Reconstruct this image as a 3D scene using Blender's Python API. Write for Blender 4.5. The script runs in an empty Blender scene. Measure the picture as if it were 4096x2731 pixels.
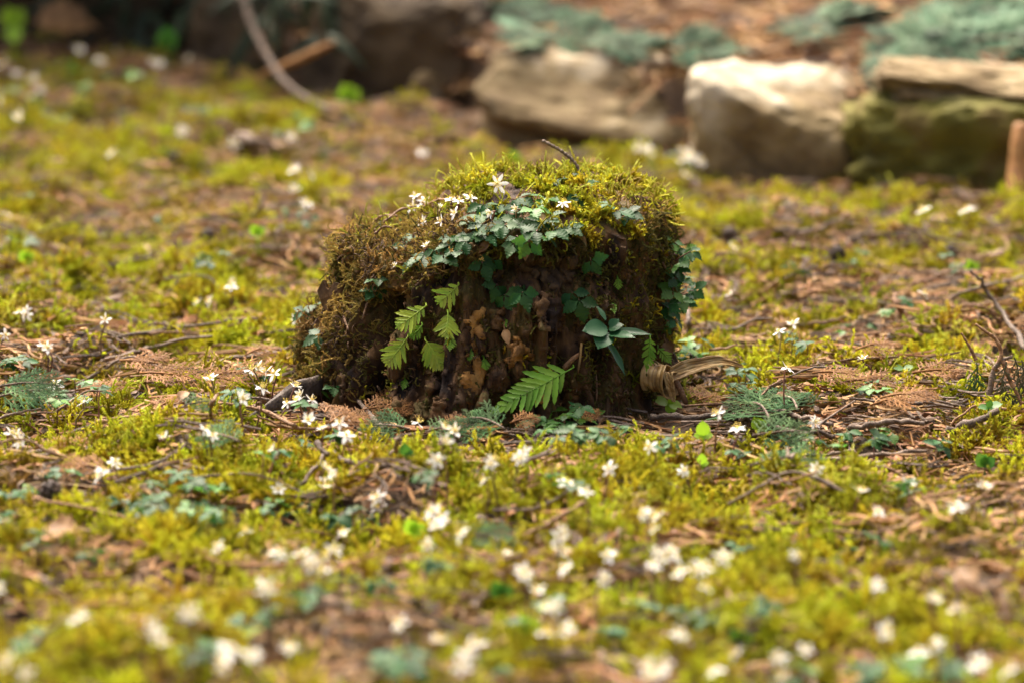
import bpy, math, random
import numpy as np
from mathutils import Vector, Matrix, Quaternion
from mathutils.bvhtree import BVHTree

random.seed(7)
RNG = np.random.default_rng(7)
scene = bpy.context.scene
COL = scene.collection

# ------------------------------------------------------------------ camera, sky, sun, exposure
CAM = Vector((0.0, -3.0, 0.62))
PITCH = math.radians(11.03)
FPX = 14286.0                       # focal length in photograph pixels (4096 wide)
cam_d = bpy.data.cameras.new('camera')
cam = bpy.data.objects.new('camera', cam_d)
COL.objects.link(cam)
cam.location = CAM
cam.rotation_euler = (math.radians(90) - PITCH, 0, 0)
cam_d.sensor_width = 36.0
cam_d.lens = 36.0 * FPX / 4096.0
cam_d.clip_start = 0.05
cam_d.clip_end = 500
cam_d.dof.use_dof = True
cam_d.dof.focus_distance = 2.93
cam_d.dof.aperture_fstop = 4.5
scene.camera = cam

SUN_EL, SUN_AZ = math.radians(58), math.radians(-24)     # behind the stump, a little to the left
w = bpy.data.worlds.new('World')
scene.world = w
w.use_nodes = True
nt = w.node_tree
sky = nt.nodes.new('ShaderNodeTexSky')
sky.sky_type = 'NISHITA'
sky.sun_disc = False
sky.sun_elevation = SUN_EL
sky.sun_rotation = SUN_AZ
sky.dust_density = 10.0
sky.air_density = 0.4
sky.ozone_density = 0.0
bg = nt.nodes['Background']
bg.inputs['Strength'].default_value = 0.08
nt.links.new(sky.outputs[0], bg.inputs['Color'])

sun_d = bpy.data.lights.new('sun', 'SUN')
sun = bpy.data.objects.new('sun', sun_d)
COL.objects.link(sun)
sun_d.energy = 1.35
sun_d.angle = math.radians(50)
sun_d.color = (1.0, 0.88, 0.72)
sdir = Vector((math.sin(SUN_AZ) * math.cos(SUN_EL), math.cos(SUN_AZ) * math.cos(SUN_EL), math.sin(SUN_EL)))
sun.rotation_euler = sdir.to_track_quat('Z', 'Y').to_euler()

vs = scene.view_settings
vs.view_transform = 'Standard'
vs.look = 'None'
vs.exposure = 2.52
vs.gamma = 1.0
scene.cycles.max_bounces = 6
scene.cycles.diffuse_bounces = 3
scene.cycles.glossy_bounces = 2
scene.cycles.transmission_bounces = 3
scene.cycles.transparent_max_bounces = 4

# ------------------------------------------------------------------ pixel rays (photograph coordinates)
K = 4096.0 / 2352.0
FWD = Vector((0, math.cos(PITCH), -math.sin(PITCH)))
UPV = Vector((0, math.sin(PITCH), math.cos(PITCH)))
RGT = Vector((1, 0, 0))


def ray(px, py):
    return (FWD + RGT * ((px - 2048) / FPX) + UPV * ((1365.5 - py) / FPX)).normalized()


# ------------------------------------------------------------------ noise
def _hash(ix, iy, iz, seed):
    h = (ix.astype(np.int64) * 374761393 + iy.astype(np.int64) * 668265263 + iz.astype(np.int64) * 2147483647 + seed * 974711) & 0xFFFFFFFF
    h = ((h ^ (h >> 13)) * 1274126177) & 0xFFFFFFFF
    h = ((h ^ (h >> 16)) * 2246822519) & 0xFFFFFFFF
    return ((h ^ (h >> 15)) & 0xFFFFFF) / float(0xFFFFFF)


def vnoise(x, y, z, seed=0):
    x, y, z = np.broadcast_arrays(np.asarray(x, float), np.asarray(y, float), np.asarray(z, float))
    ix, iy, iz = np.floor(x), np.floor(y), np.floor(z)
    fx, fy, fz = x - ix, y - iy, z - iz
    fx, fy, fz = [f * f * f * (f * (f * 6 - 15) + 10) for f in (fx, fy, fz)]
    r = 0
    for a in (0, 1):
        for b in (0, 1):
            for c in (0, 1):
                wgt = (fx if a else 1 - fx) * (fy if b else 1 - fy) * (fz if c else 1 - fz)
                r = r + wgt * _hash(ix + a, iy + b, iz + c, seed)
    return r


def fbm(x, y, z, seed=0, octv=4, gain=0.5):
    r, amp, tot = 0, 1.0, 0
    for o in range(octv):
        f = 2.03 ** o
        r = r + amp * (vnoise(np.asarray(x) * f, np.asarray(y) * f, np.asarray(z) * f, seed + o * 17) - 0.5)
        tot += amp
        amp *= gain
    return r / tot * 2      # about -1 .. 1


def gh(x, y):
    """height of the mossy ground"""
    x = np.asarray(x, float)
    y = np.asarray(y, float)
    h = 0.026 * fbm(x * 4, y * 3.2, 0.3, 3, 2) + 0.022 * fbm(x * 13, y * 10, 4.1, 9, 2) + 0.010 * fbm(x * 32, y * 26, 4.1, 10, 1)
    # gentle rise towards the shrub on the far left
    h = h + 0.05 * np.clip((-x - 0.25) / 0.6, 0, 1) * np.clip((y - 1.0) / 1.6, 0, 1)
    # a hummock beside the stump and level footing under it
    h = h + 0.035 * np.exp(-(((x + 0.62) / 0.13) ** 2 + ((y - 0.62) / 0.16) ** 2))
    flat = np.exp(-(((x / 0.25) ** 2 + ((y + .06) / 0.27) ** 2) ** 2))
    return h * (1 - 0.93 * flat) - .014 * flat


def on_ground(px, py, h=0.0):
    r = ray(px, py)
    z = h
    p = CAM
    for _ in range(6):
        t = (z - CAM.z) / r.z
        p = CAM + r * t
        z = float(gh(p.x, p.y)) + h
    return p


def at_depth(px, py, Y):
    r = ray(px, py)
    return CAM + r * ((Y - CAM.y) / r.y)


# ------------------------------------------------------------------ mesh helpers
class MB:
    def __init__(s):
        s.v, s.f, s.t = [], [], []

    def add(s, verts, faces, t=None):
        o = len(s.v)
        s.v.extend([tuple(v) for v in verts])
        s.f.extend([tuple(i + o for i in f) for f in faces])
        s.t.extend(t if t is not None else [0.0] * len(verts))

    def tube(s, pts, rad, sides=5, cap=True, flat=1.0):
        pts = [Vector(p) for p in pts]
        n = len(pts)
        if isinstance(rad, (int, float)):
            rad = [rad] * n
        vs_, fs, ts = [], [], []
        tan0 = (pts[1] - pts[0]).normalized()
        ref = Vector((0, 0, 1)) if abs(tan0.z) < 0.9 else Vector((1, 0, 0))
        u = tan0.cross(ref).normalized()
        for i in range(n):
            tan = (pts[min(i + 1, n - 1)] - pts[max(i - 1, 0)]).normalized()
            u = (u - tan * u.dot(tan)).normalized()
            v = tan.cross(u)
            for k in range(sides):
                a = 2 * math.pi * k / sides
                vs_.append(pts[i] + (u * math.cos(a) + v * math.sin(a) * flat) * rad[i])
                ts.append(i / (n - 1))
        for i in range(n - 1):
            for k in range(sides):
                a, b = i * sides + k, i * sides + (k + 1) % sides
                fs.append((a, b, b + sides, a + sides))
        if cap:
            fs.append(tuple(range(sides))[::-1])
            fs.append(tuple(range((n - 1) * sides, n * sides)))
        s.add(vs_, fs, ts)

    def mesh(s, name, mat=None, smooth=True):
        m = bpy.data.meshes.new(name)
        m.from_pydata(s.v, [], s.f)
        a = m.attributes.new('t', 'FLOAT', 'POINT')
        a.data.foreach_set('value', np.array(s.t, dtype=np.float32))
        a = m.attributes.new('t2', 'FLOAT', 'POINT')
        a.data.foreach_set('value', np.array(s.t, dtype=np.float32) ** 2 * .8)
        if mat:
            m.materials.append(mat)
        if smooth:
            m.polygons.foreach_set('use_smooth', [True] * len(m.polygons))
        m.update()
        return m


def np_mesh(name, V, F, mat=None, smooth=True):
    m = bpy.data.meshes.new(name)
    m.from_pydata(V.tolist() if hasattr(V, 'tolist') else V, [], F.tolist() if hasattr(F, 'tolist') else F)
    if mat:
        m.materials.append(mat)
    if smooth:
        m.polygons.foreach_set('use_smooth', [True] * len(m.polygons))
    m.update()
    return m


def set_attr(m, name, arr):
    a = m.attributes.new(name, 'FLOAT', 'POINT')
    a.data.foreach_set('value', np.asarray(arr, dtype=np.float32).ravel())


def obj(name, mesh, parent=None, mtx=None):
    o = bpy.data.objects.new(name, mesh)
    COL.objects.link(o)
    if parent is not None:
        o.parent = parent
    if mtx is not None:
        o.matrix_local = mtx
    return o


def tag(o, label, cat, group=None):
    o['label'] = label
    o['category'] = cat
    if group:
        o['group'] = group
    return o


def thing(name, label, cat, loc, group=None, mtx=None):
    o = bpy.data.objects.new(name, None)
    COL.objects.link(o)
    o.empty_display_size = 0.01
    if mtx is not None:
        o.matrix_world = mtx
    else:
        o.location = loc
    return tag(o, label, cat, group)


def frame(origin, x, z):
    x = Vector(x).normalized()
    z = Vector(z)
    z = (z - x * z.dot(x)).normalized()
    y = z.cross(x)
    return Matrix(((x.x, y.x, z.x, origin[0]), (x.y, y.y, z.y, origin[1]), (x.z, y.z, z.z, origin[2]), (0, 0, 0, 1)))


def lerp(a, b, t):
    return Vector(a) * (1 - t) + Vector(b) * t


def smooth_path(pts, n):
    """Catmull-Rom through pts"""
    pts = [Vector(p) for p in pts]
    out = []
    P = [pts[0] * 2 - pts[1]] + pts + [pts[-1] * 2 - pts[-2]]
    segs = len(pts) - 1
    for i in range(n):
        u = i / (n - 1) * segs
        k = min(int(u), segs - 1)
        t = u - k
        a, b, c, d = P[k], P[k + 1], P[k + 2], P[k + 3]
        out.append(0.5 * ((2 * b) + (c - a) * t + (2 * a - 5 * b + 4 * c - d) * t * t + (3 * b - a - 3 * c + d) * t ** 3))
    return out


# ------------------------------------------------------------------ materials
def pmat(name, cols, scale=30, rough=0.7, trans=0.0, spec=0.4, rnd=0.35, bump=0.0, bscale=None, coords='Position', attr=None, stretch=None, detail=5, hue=0.0, coat=0.0, contrast=1.0, tcol=None):
    """principled surface; colours spread over a noise, varied per object; attr = (name, colour at 1)"""
    m = bpy.data.materials.new(name)
    m.use_nodes = True
    n = m.node_tree
    N, L = n.nodes, n.links
    P = N['Principled BSDF']
    P.inputs['Roughness'].default_value = rough
    P.inputs['Specular IOR Level'].default_value = spec
    if coords == 'Position':
        src = N.new('ShaderNodeNewGeometry').outputs['Position']
    else:
        src = N.new('ShaderNodeTexCoord').outputs['Object']
    if stretch:
        mp = N.new('ShaderNodeMapping')
        mp.inputs['Scale'].default_value = stretch
        L.new(src, mp.inputs['Vector'])
        src = mp.outputs[0]
    nz = N.new('ShaderNodeTexNoise')
    nz.inputs['Scale'].default_value = scale
    nz.inputs['Detail'].default_value = detail
    L.new(src, nz.inputs['Vector'])
    cr = N.new('ShaderNodeValToRGB')
    L.new(nz.outputs['Fac'], cr.inputs['Fac'])
    els = cr.color_ramp.elements
    k = len(cols)
    lo, hi = 0.5 - 0.22 / contrast, 0.5 + 0.22 / contrast
    while len(els) < k:
        els.new(0.5)
    for i, c in enumerate(cols):
        els[i].position = lo + (hi - lo) * i / max(k - 1, 1)
        els[i].color = (*c, 1)
    col = cr.outputs['Color']
    if attr:
        at = N.new('ShaderNodeAttribute')
        at.attribute_name = attr[0]
        mx = N.new('ShaderNodeMix')
        mx.data_type = 'RGBA'
        L.new(at.outputs['Fac'], mx.inputs['Factor'])
        L.new(col, mx.inputs['A'])
        mx.inputs['B'].default_value = (*attr[1], 1)
        col = mx.outputs['Result']
    oi = N.new('ShaderNodeObjectInfo')
    hs = N.new('ShaderNodeHueSaturation')
    mr = N.new('ShaderNodeMapRange')
    mr.inputs['To Min'].default_value = 1 - rnd
    mr.inputs['To Max'].default_value = 1 + rnd
    L.new(oi.outputs['Random'], mr.inputs['Value'])
    L.new(mr.outputs[0], hs.inputs['Value'])
    if hue:
        wn = N.new('ShaderNodeTexWhiteNoise')
        wn.noise_dimensions = '1D'
        L.new(oi.outputs['Random'], wn.inputs['W'])
        m2 = N.new('ShaderNodeMapRange')
        m2.inputs['To Min'].default_value = 0.5 - hue
        m2.inputs['To Max'].default_value = 0.5 + hue
        L.new(wn.outputs['Value'], m2.inputs['Value'])
        L.new(m2.outputs[0], hs.inputs['Hue'])
    L.new(col, hs.inputs['Color'])
    col = hs.outputs['Color']
    L.new(col, P.inputs['Base Color'])
    if coat:
        P.inputs['Coat Weight'].default_value = coat
        P.inputs['Coat Roughness'].default_value = 0.25
    if bump:
        b = N.new('ShaderNodeBump')
        n2 = N.new('ShaderNodeTexNoise')
        n2.inputs['Scale'].default_value = bscale or scale * 4
        n2.inputs['Detail'].default_value = 6
        L.new(src, n2.inputs['Vector'])
        L.new(n2.outputs['Fac'], b.inputs['Height'])
        b.inputs['Strength'].default_value = bump
        b.inputs['Distance'].default_value = 0.003
        L.new(b.outputs[0], P.inputs['Normal'])
    if trans:
        T = N.new('ShaderNodeBsdfTranslucent')
        if tcol:
            T.inputs['Color'].default_value = (*tcol, 1)
        else:
            L.new(col, T.inputs['Color'])
        ms = N.new('ShaderNodeMixShader')
        ms.inputs[0].default_value = trans
        out = N['Material Output']
        L.new(P.outputs[0], ms.inputs[1])
        L.new(T.outputs[0], ms.inputs[2])
        L.new(ms.outputs[0], out.inputs['Surface'])
    return m


M = {}
M['soil'] = pmat('forest_soil', [(.02, .011, .006), (.06, .035, .015), (.12, .07, .032)], 40, .9, rnd=0, bump=.8, bscale=260)
M['moss'] = pmat('moss_green', [(.20, .10, .007), (.275, .22, .006), (.30, .29, .009)], 11, .7, trans=.25, rnd=.42, hue=.03, attr=('t2', (.54, .56, .035)), contrast=1.4, spec=.06)
M['moss_bright'] = pmat('moss_bright', [(.27, .22, .010), (.39, .35, .018), (.46, .42, .03)], 26, .65, trans=.25, rnd=.3, hue=.015, spec=.08, attr=('t2', (.58, .64, .10)))
M['moss_dry'] = pmat('moss_dry', [(.21, .13, .03), (.34, .24, .06), (.35, .29, .05)], 22, .8, trans=.3, rnd=.4, hue=.02, spec=.2)
M['moss_dark'] = pmat('moss_dark', [(.05, .045, .01), (.11, .10, .018), (.17, .15, .025)], 30, .8, trans=.25, rnd=.4, hue=.02, spec=.2)
M['litter'] = pmat('needle_litter', [(.10, .042, .011), (.21, .105, .032), (.38, .24, .11)], 90, .7, rnd=.55, hue=.015, spec=.3)
M['litter_dark'] = pmat('litter_dark', [(.06, .035, .02), (.13, .08, .045)], 60, .8, rnd=.4)
M['wood'] = pmat('rotten_wood', [(.014, .006, .002), (.05, .022, .005), (.10, .048, .011), (.065, .050, .008), (.17, .088, .022)], 34, .85, rnd=0, bump=1.0, bscale=190, stretch=(1, 1, .45), contrast=1.5, detail=10)
M['ochre'] = pmat('ochre_wood', [(.10, .045, .010), (.30, .14, .025), (.42, .23, .06)], 70, .75, rnd=.2, bump=.8, bscale=300)
M['ochre_dull'] = pmat('ochre_crumb', [(.04, .018, .004), (.10, .046, .010), (.18, .09, .022)], 90, .9, rnd=.4, bump=.9, bscale=320, contrast=1.4)
M['bark'] = pmat('grey_bark', [(.03, .016, .006), (.085, .046, .017), (.15, .09, .038)], 70, .85, rnd=.3, bump=.7, bscale=280, stretch=(1, 1, .3))
M['root'] = pmat('dark_root', [(.025, .016, .011), (.06, .042, .03), (.11, .085, .065)], 90, .7, rnd=.1, bump=.8, bscale=300)
M['leaf'] = pmat('goldthread_leaf', [(.012, .042, .010), (.020, .066, .016), (.034, .095, .022)], 60, .45, trans=.2, spec=.14, rnd=.35, hue=.02, tcol=(.06, .16, .03))
M['leaf_green'] = pmat('fresh_leaf', [(.04, .12, .015), (.07, .19, .02), (.11, .25, .03)], 60, .45, trans=.35, spec=.3, rnd=.3, hue=.02)
M['fern'] = pmat('fern_leaf', [(.20, .30, .02), (.30, .42, .03), (.38, .46, .05)], 50, .5, trans=.35, spec=.4, rnd=.25, hue=.02)
M['fern_dark'] = pmat('fern_leaf_deep', [(.10, .22, .015), (.15, .31, .02), (.21, .37, .03)], 50, .45, trans=.35, spec=.25, rnd=.2, hue=.012)
M['broad'] = pmat('broad_leaf', [(.010, .052, .016), (.015, .07, .021), (.024, .09, .027)], 60, .45, trans=.15, spec=.2, rnd=.2, coat=.1)
M['lime'] = pmat('lime_leaf', [(.25, .45, .02), (.33, .55, .03)], 50, .5, trans=.45, spec=.4, rnd=.12)
M['petal'] = pmat('white_petal', [(.78, .78, .72), (.86, .86, .82)], 80, .55, trans=.3, rnd=.05, spec=.3)
M['stamen'] = pmat('stamen', [(.75, .75, .45), (.85, .78, .35)], 400, .6, rnd=.1, attr=('t', (.85, .6, .06)))
M['stem'] = pmat('flower_stem', [(.10, .045, .03), (.16, .09, .04)], 90, .55, rnd=.4, hue=.05)
M['twig'] = pmat('twig_bark', [(.06, .04, .026), (.12, .082, .055), (.22, .165, .12)], 160, .75, rnd=.35, bump=.7, bscale=500)
M['twig_red'] = pmat('red_twig_bark', [(.10, .046, .016), (.18, .092, .038), (.29, .175, .088)], 160, .7, rnd=.3, bump=.7, bscale=500)
M['spray'] = pmat('cypress_green', [(.025, .06, .018), (.048, .095, .032), (.075, .13, .05)], 60, .7, rnd=.6, spec=.08, trans=.1, hue=.03)
M['spray_dead'] = pmat('cypress_dead', [(.12, .045, .008), (.22, .092, .016), (.30, .15, .038)], 90, .7, rnd=.25, trans=.1)
M['spray_dull'] = pmat('cypress_dull', [(.045, .05, .02), (.08, .08, .03)], 60, .7, rnd=.2)
M['dead_leaf'] = pmat('dead_leaf', [(.11, .05, .015), (.20, .105, .034), (.30, .17, .065)], 60, .6, trans=.2, rnd=.3, bump=.4, bscale=200)
M['straw'] = pmat('straw_leaf', [(.22, .12, .03), (.45, .28, .09), (.64, .48, .22)], 110, .5, trans=.15, rnd=.1, stretch=(.6, 1, 1), attr=('t', (.13, .065, .018)))
M['cone'] = pmat('cone_scale', [(.03, .02, .014), (.07, .045, .03)], 150, .7, rnd=.3)
M['stone'] = pmat('wall_stone', [(.06, .04, .014), (.14, .095, .038), (.21, .155, .07), (.36, .30, .19)], 19, .85, rnd=.12, bump=.7, bscale=60, coords='Object')
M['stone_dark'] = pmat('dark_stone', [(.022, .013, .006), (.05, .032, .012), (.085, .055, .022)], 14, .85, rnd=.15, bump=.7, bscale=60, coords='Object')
M['stone_moss'] = pmat('mossy_stone', [(.05, .045, .008), (.11, .10, .012), (.12, .07, .03)], 11, .9, rnd=.1, bump=.7, bscale=80, coords='Object')
M['terrace'] = pmat('terrace_litter', [(.15, .078, .020), (.27, .155, .048), (.37, .23, .085)], 28, .9, rnd=0, bump=.8, bscale=200)
M['shrub'] = pmat('shrub_leaf', [(.012, .022, .010), (.025, .042, .018), (.045, .06, .03)], 30, .5, trans=.12, rnd=.4, spec=.22)
M['stick'] = pmat('orange_stick', [(.14, .06, .015), (.26, .12, .032), (.34, .18, .06)], 60, .7, rnd=.1)
M['bank'] = pmat('bank_earth', [(.03, .017, .008), (.07, .04, .018), (.11, .065, .03)], 24, .95, rnd=0, bump=.8, bscale=120)
def add_lit_crust(m, col, z0, z1):  # pale lichen crust plus light from above, painted into the upper stone colour
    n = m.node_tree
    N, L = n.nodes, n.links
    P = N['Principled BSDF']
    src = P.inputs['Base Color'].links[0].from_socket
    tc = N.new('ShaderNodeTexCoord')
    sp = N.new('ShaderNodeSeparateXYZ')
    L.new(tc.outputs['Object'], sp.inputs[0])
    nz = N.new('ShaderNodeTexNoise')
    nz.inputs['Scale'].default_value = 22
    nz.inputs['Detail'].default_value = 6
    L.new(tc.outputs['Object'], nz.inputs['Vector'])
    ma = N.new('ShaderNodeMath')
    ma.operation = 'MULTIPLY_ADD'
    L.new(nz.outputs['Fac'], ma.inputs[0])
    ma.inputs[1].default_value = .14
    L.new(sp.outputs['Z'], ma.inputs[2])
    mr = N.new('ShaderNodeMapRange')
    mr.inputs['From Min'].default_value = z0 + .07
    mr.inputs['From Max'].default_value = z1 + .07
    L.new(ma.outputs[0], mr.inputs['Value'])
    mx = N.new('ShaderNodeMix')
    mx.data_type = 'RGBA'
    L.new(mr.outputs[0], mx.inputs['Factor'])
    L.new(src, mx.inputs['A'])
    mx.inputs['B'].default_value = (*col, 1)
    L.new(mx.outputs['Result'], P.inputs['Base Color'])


add_lit_crust(M['stone'], (.42, .36, .25), .066, .095)
M['pale_lichen'] = pmat('pale_lichen', [(.55, .5, .42), (.75, .72, .66)], 30, .9, rnd=0, bump=.4)


# ------------------------------------------------------------------ the ground
_wl = [on_ground(a * K, b * K) for a, b in ((20, 75), (150, 100), (300, 130), (450, 168), (600, 205))]
WALL = [(-7.0, 9.0), (-2.0, _wl[0].y + 1.0)] + [(p.x, p.y) for p in _wl] + [(-0.152, 1.84), (.09, 1.45), (.295, 1.20), (.5, 1.08), (1.3, .80), (4.0, -.2), (9, -1.5)]


def wall_y(x):
    xs = [p[0] for p in WALL]
    ys = [p[1] for p in WALL]
    return np.interp(x, xs, ys)


def axis(lo, hi, step, far):
    a = list(np.arange(lo, hi + 1e-6, step))
    g, up, dn = step, [], []
    v = hi
    while v < far:
        g *= 1.35
        v += g
        up.append(v)
    v, g = lo, step
    while v > -far:
        g *= 1.35
        v -= g
        dn.append(v)
    return np.array(dn[::-1] + a + up)


gx = axis(-1.25, 1.25, 0.0125, 60)
gy = axis(-1.5, 3.4, 0.0125, 60)
GX, GY = np.meshgrid(gx, gy)
GZ = gh(GX, GY)
near = (np.abs(GX) < 2.2) & (GY > -2.4) & (GY < 4.3)
GZ = np.where(near, GZ, GZ * 0 - 0.01)
V = np.stack([GX.ravel(), GY.ravel(), GZ.ravel()], 1)
nx, ny = len(gx), len(gy)
I = (np.arange(ny - 1)[:, None] * nx + np.arange(nx - 1)[None, :]).ravel()
F = np.stack([I, I + 1, I + 1 + nx, I + nx], 1)
gm = np_mesh('ground', V, F, M['soil'])
X, Y = V[:, 0], V[:, 1]
infront = 1 / (1 + np.exp(-(wall_y(X) - 0.03 - Y) / 0.02))
box = ((np.abs(X) < 1.2) & (Y > -1.45) & (Y < 3.3)).astype(float)
# moss grows in patches, thick in front of the stump and thinner behind it
pn = fbm(X * 3.3, Y * 2.2, 1.7, 21, 3) + 0.55 * fbm(X * 13, Y * 10, 2.2, 33, 2)
bias = np.where(Y < -0.22, 0.42, np.where(Y < 0.6, 0.05, -0.06)) - 0.25 * np.exp(-(((X + 0.3) / .25) ** 2 + ((Y + .0) / .2) ** 2)) - 0.25 * np.exp(-(((X - 0.28) / .2) ** 2 + ((Y + .12) / .12) ** 2))
moss = 1 / (1 + np.exp(-(pn + bias) * 9))
stumpmask = 1 - np.exp(-(((X + .012) / .195) ** 2 + ((Y + .07) / .235) ** 2) ** 3)
gap = fbm(X * 26, Y * 20, 5.5, 44, 2) + .35 * fbm(X * 60, Y * 50, 5.5, 47, 1)
moss = moss * np.clip((gap + .34) / .22, 0.04, 1)
moss = np.clip(moss, 0.05, 1)
kindA = 1 / (1 + np.exp(-(fbm(X * 6.5, Y * 4.5, 8.8, 61, 3) + .10 + np.where(Y < -.3, .12, 0)) * 11))
mfull = infront * box * np.clip(stumpmask * 1.6 - .6, 0, 1)
set_attr(gm, 'moss', moss * kindA * mfull)
set_attr(gm, 'moss_low', np.clip(moss * (1 - kindA) + .12, 0, 1) * mfull)
set_attr(gm, 'litter', (0.26 + np.clip(1.05 - moss, 0, 1)) * infront * box)
ground = obj('ground', gm)
ground['kind'] = 'structure'


# ------------------------------------------------------------------ scatter (stuff nobody could count)
def proto_coll(name, meshes):
    c = bpy.data.collections.new(name)
    for i, m in enumerate(meshes):
        o = bpy.data.objects.new(name, m)
        c.objects.link(o)
    return c


def scatter(name, mesh, coll, attr, density, smin, smax, seed, parent=None, lean=0.35, up=1.0):
    o = obj(name, mesh, parent)
    o['kind'] = 'stuff'
    ng = bpy.data.node_groups.new(name + '_scatter', 'GeometryNodeTree')
    ng.interface.new_socket('Geometry', in_out='INPUT', socket_type='NodeSocketGeometry')
    ng.interface.new_socket('Geometry', in_out='OUTPUT', socket_type='NodeSocketGeometry')
    N, L = ng.nodes, ng.links
    gi, go = N.new('NodeGroupInput'), N.new('NodeGroupOutput')
    na = N.new('GeometryNodeInputNamedAttribute')
    na.data_type = 'FLOAT'
    na.inputs['Name'].default_value = attr
    mu = N.new('ShaderNodeMath')
    mu.operation = 'MULTIPLY'
    L.new(na.outputs['Attribute'], mu.inputs[0])
    mu.inputs[1].default_value = density
    dp = N.new('GeometryNodeDistributePointsOnFaces')
    L.new(gi.outputs[0], dp.inputs['Mesh'])
    L.new(mu.outputs[0], dp.inputs['Density'])
    dp.inputs['Seed'].default_value = seed
    # direction: normal mixed with up, plus a lean
    vm = N.new('ShaderNodeVectorMath')
    vm.operation = 'SCALE'
    L.new(dp.outputs['Normal'], vm.inputs[0])
    vm.inputs['Scale'].default_value = 1.0
    rv = N.new('FunctionNodeRandomValue')
    rv.data_type = 'FLOAT_VECTOR'
    rv.inputs['Min'].default_value = (-lean, -lean, up - .1)
    rv.inputs['Max'].default_value = (lean, lean, up + .1)
    rv.inputs['Seed'].default_value = seed + 1
    va = N.new('ShaderNodeVectorMath')
    va.operation = 'ADD'
    L.new(vm.outputs[0], va.inputs[0])
    L.new(rv.outputs[0], va.inputs[1])
    al = N.new('FunctionNodeAlignRotationToVector')
    al.axis = 'Z'
    L.new(va.outputs[0], al.inputs['Vector'])
    rz = N.new('FunctionNodeRandomValue')
    rz.data_type = 'FLOAT_VECTOR'
    rz.inputs['Min'].default_value = (0, 0, 0)
    rz.inputs['Max'].default_value = (0, 0, 6.283)
    rz.inputs['Seed'].default_value = seed + 2
    er = N.new('FunctionNodeEulerToRotation')
    L.new(rz.outputs[0], er.inputs[0])
    rr = N.new('FunctionNodeRotateRotation')
    rr.rotation_space = 'LOCAL'
    L.new(al.outputs[0], rr.inputs[0])
    L.new(er.outputs[0], rr.inputs[1])
    sc = N.new('FunctionNodeRandomValue')
    sc.data_type = 'FLOAT'
    sc.inputs[2].default_value = smin
    sc.inputs[3].default_value = smax
    sc.inputs['Seed'].default_value = seed + 3
    ci = N.new('GeometryNodeCollectionInfo')
    ci.inputs['Collection'].default_value = coll
    ci.inputs['Separate Children'].default_value = True
    ci.inputs['Reset Children'].default_value = True
    ip = N.new('GeometryNodeInstanceOnPoints')
    L.new(dp.outputs['Points'], ip.inputs['Points'])
    L.new(ci.outputs[0], ip.inputs['Instance'])
    ip.inputs['Pick Instance'].default_value = True
    L.new(rr.outputs[0], ip.inputs['Rotation'])
    L.new(sc.outputs[1], ip.inputs['Scale'])
    L.new(ip.outputs[0], go.inputs[0])
    md = o.modifiers.new('scatter', 'NODES')
    md.node_group = ng
    return o


def moss_clump(seed, mat, n=18, spread=.012, lmin=.010, lmax=.020, rad=.0008, curl=1.2, tilt=.8, leaf=.0017, feather=False):
    r = random.Random(seed)
    mb = MB()
    for _ in range(n):
        a = r.uniform(0, 2 * math.pi)
        q = spread * math.sqrt(r.random())
        p = Vector((q * math.cos(a), q * math.sin(a), -.004))
        b = r.uniform(0, 2 * math.pi)
        tl = r.uniform(.05, tilt)
        d = Vector((math.cos(b) * math.sin(tl), math.sin(b) * math.sin(tl), math.cos(tl)))
        ax = d.cross(Vector((r.uniform(-1, 1), r.uniform(-1, 1), r.uniform(-.3, .3)))).normalized()
        Ln = r.uniform(lmin, lmax)
        seg = 6
        cu = r.uniform(.1, curl) * (1 if r.random() < .8 else -1)
        pts, rd = [p.copy()], [rad]
        for i in range(seg):
            k = (i + 1) / seg
            d = Quaternion(ax, cu * k * .62) @ d
            p = p + d * (Ln / seg)
            pts.append(p.copy())
            rd.append(rad * (1.2 - .75 * k ** 3))
        mb.tube(pts, [q_ * .6 for q_ in rd], 3, cap=False)
        # tiny leaves along the shoot
        nl = int(Ln / .00055)
        for i in range(nl):
            k = (i + .5) / nl
            s = k * seg
            j = min(int(s), seg - 1)
            c = lerp(pts[j], pts[j + 1], s - j)
            tn = (pts[j + 1] - pts[j]).normalized()
            sd = tn.cross(ax if not feather else Vector((0, 0, 1)) + ax * .3).normalized()
            ang = r.uniform(0, 6.28) if not feather else (0 if i % 2 else math.pi)
            sd = Quaternion(tn, ang) @ sd
            ll = leaf * (1.25 - .55 * k) * r.uniform(.7, 1.35)
            wv = tn.cross(sd) * ll * .36
            tip = c + (sd * .75 + tn * .75) * ll
            mb.add([c - wv - tn * ll * .2, c + wv - tn * ll * .2, tip], [(0, 1, 2)], [k, k, k])
    return mb.mesh('moss_clump', mat, smooth=False)




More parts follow.
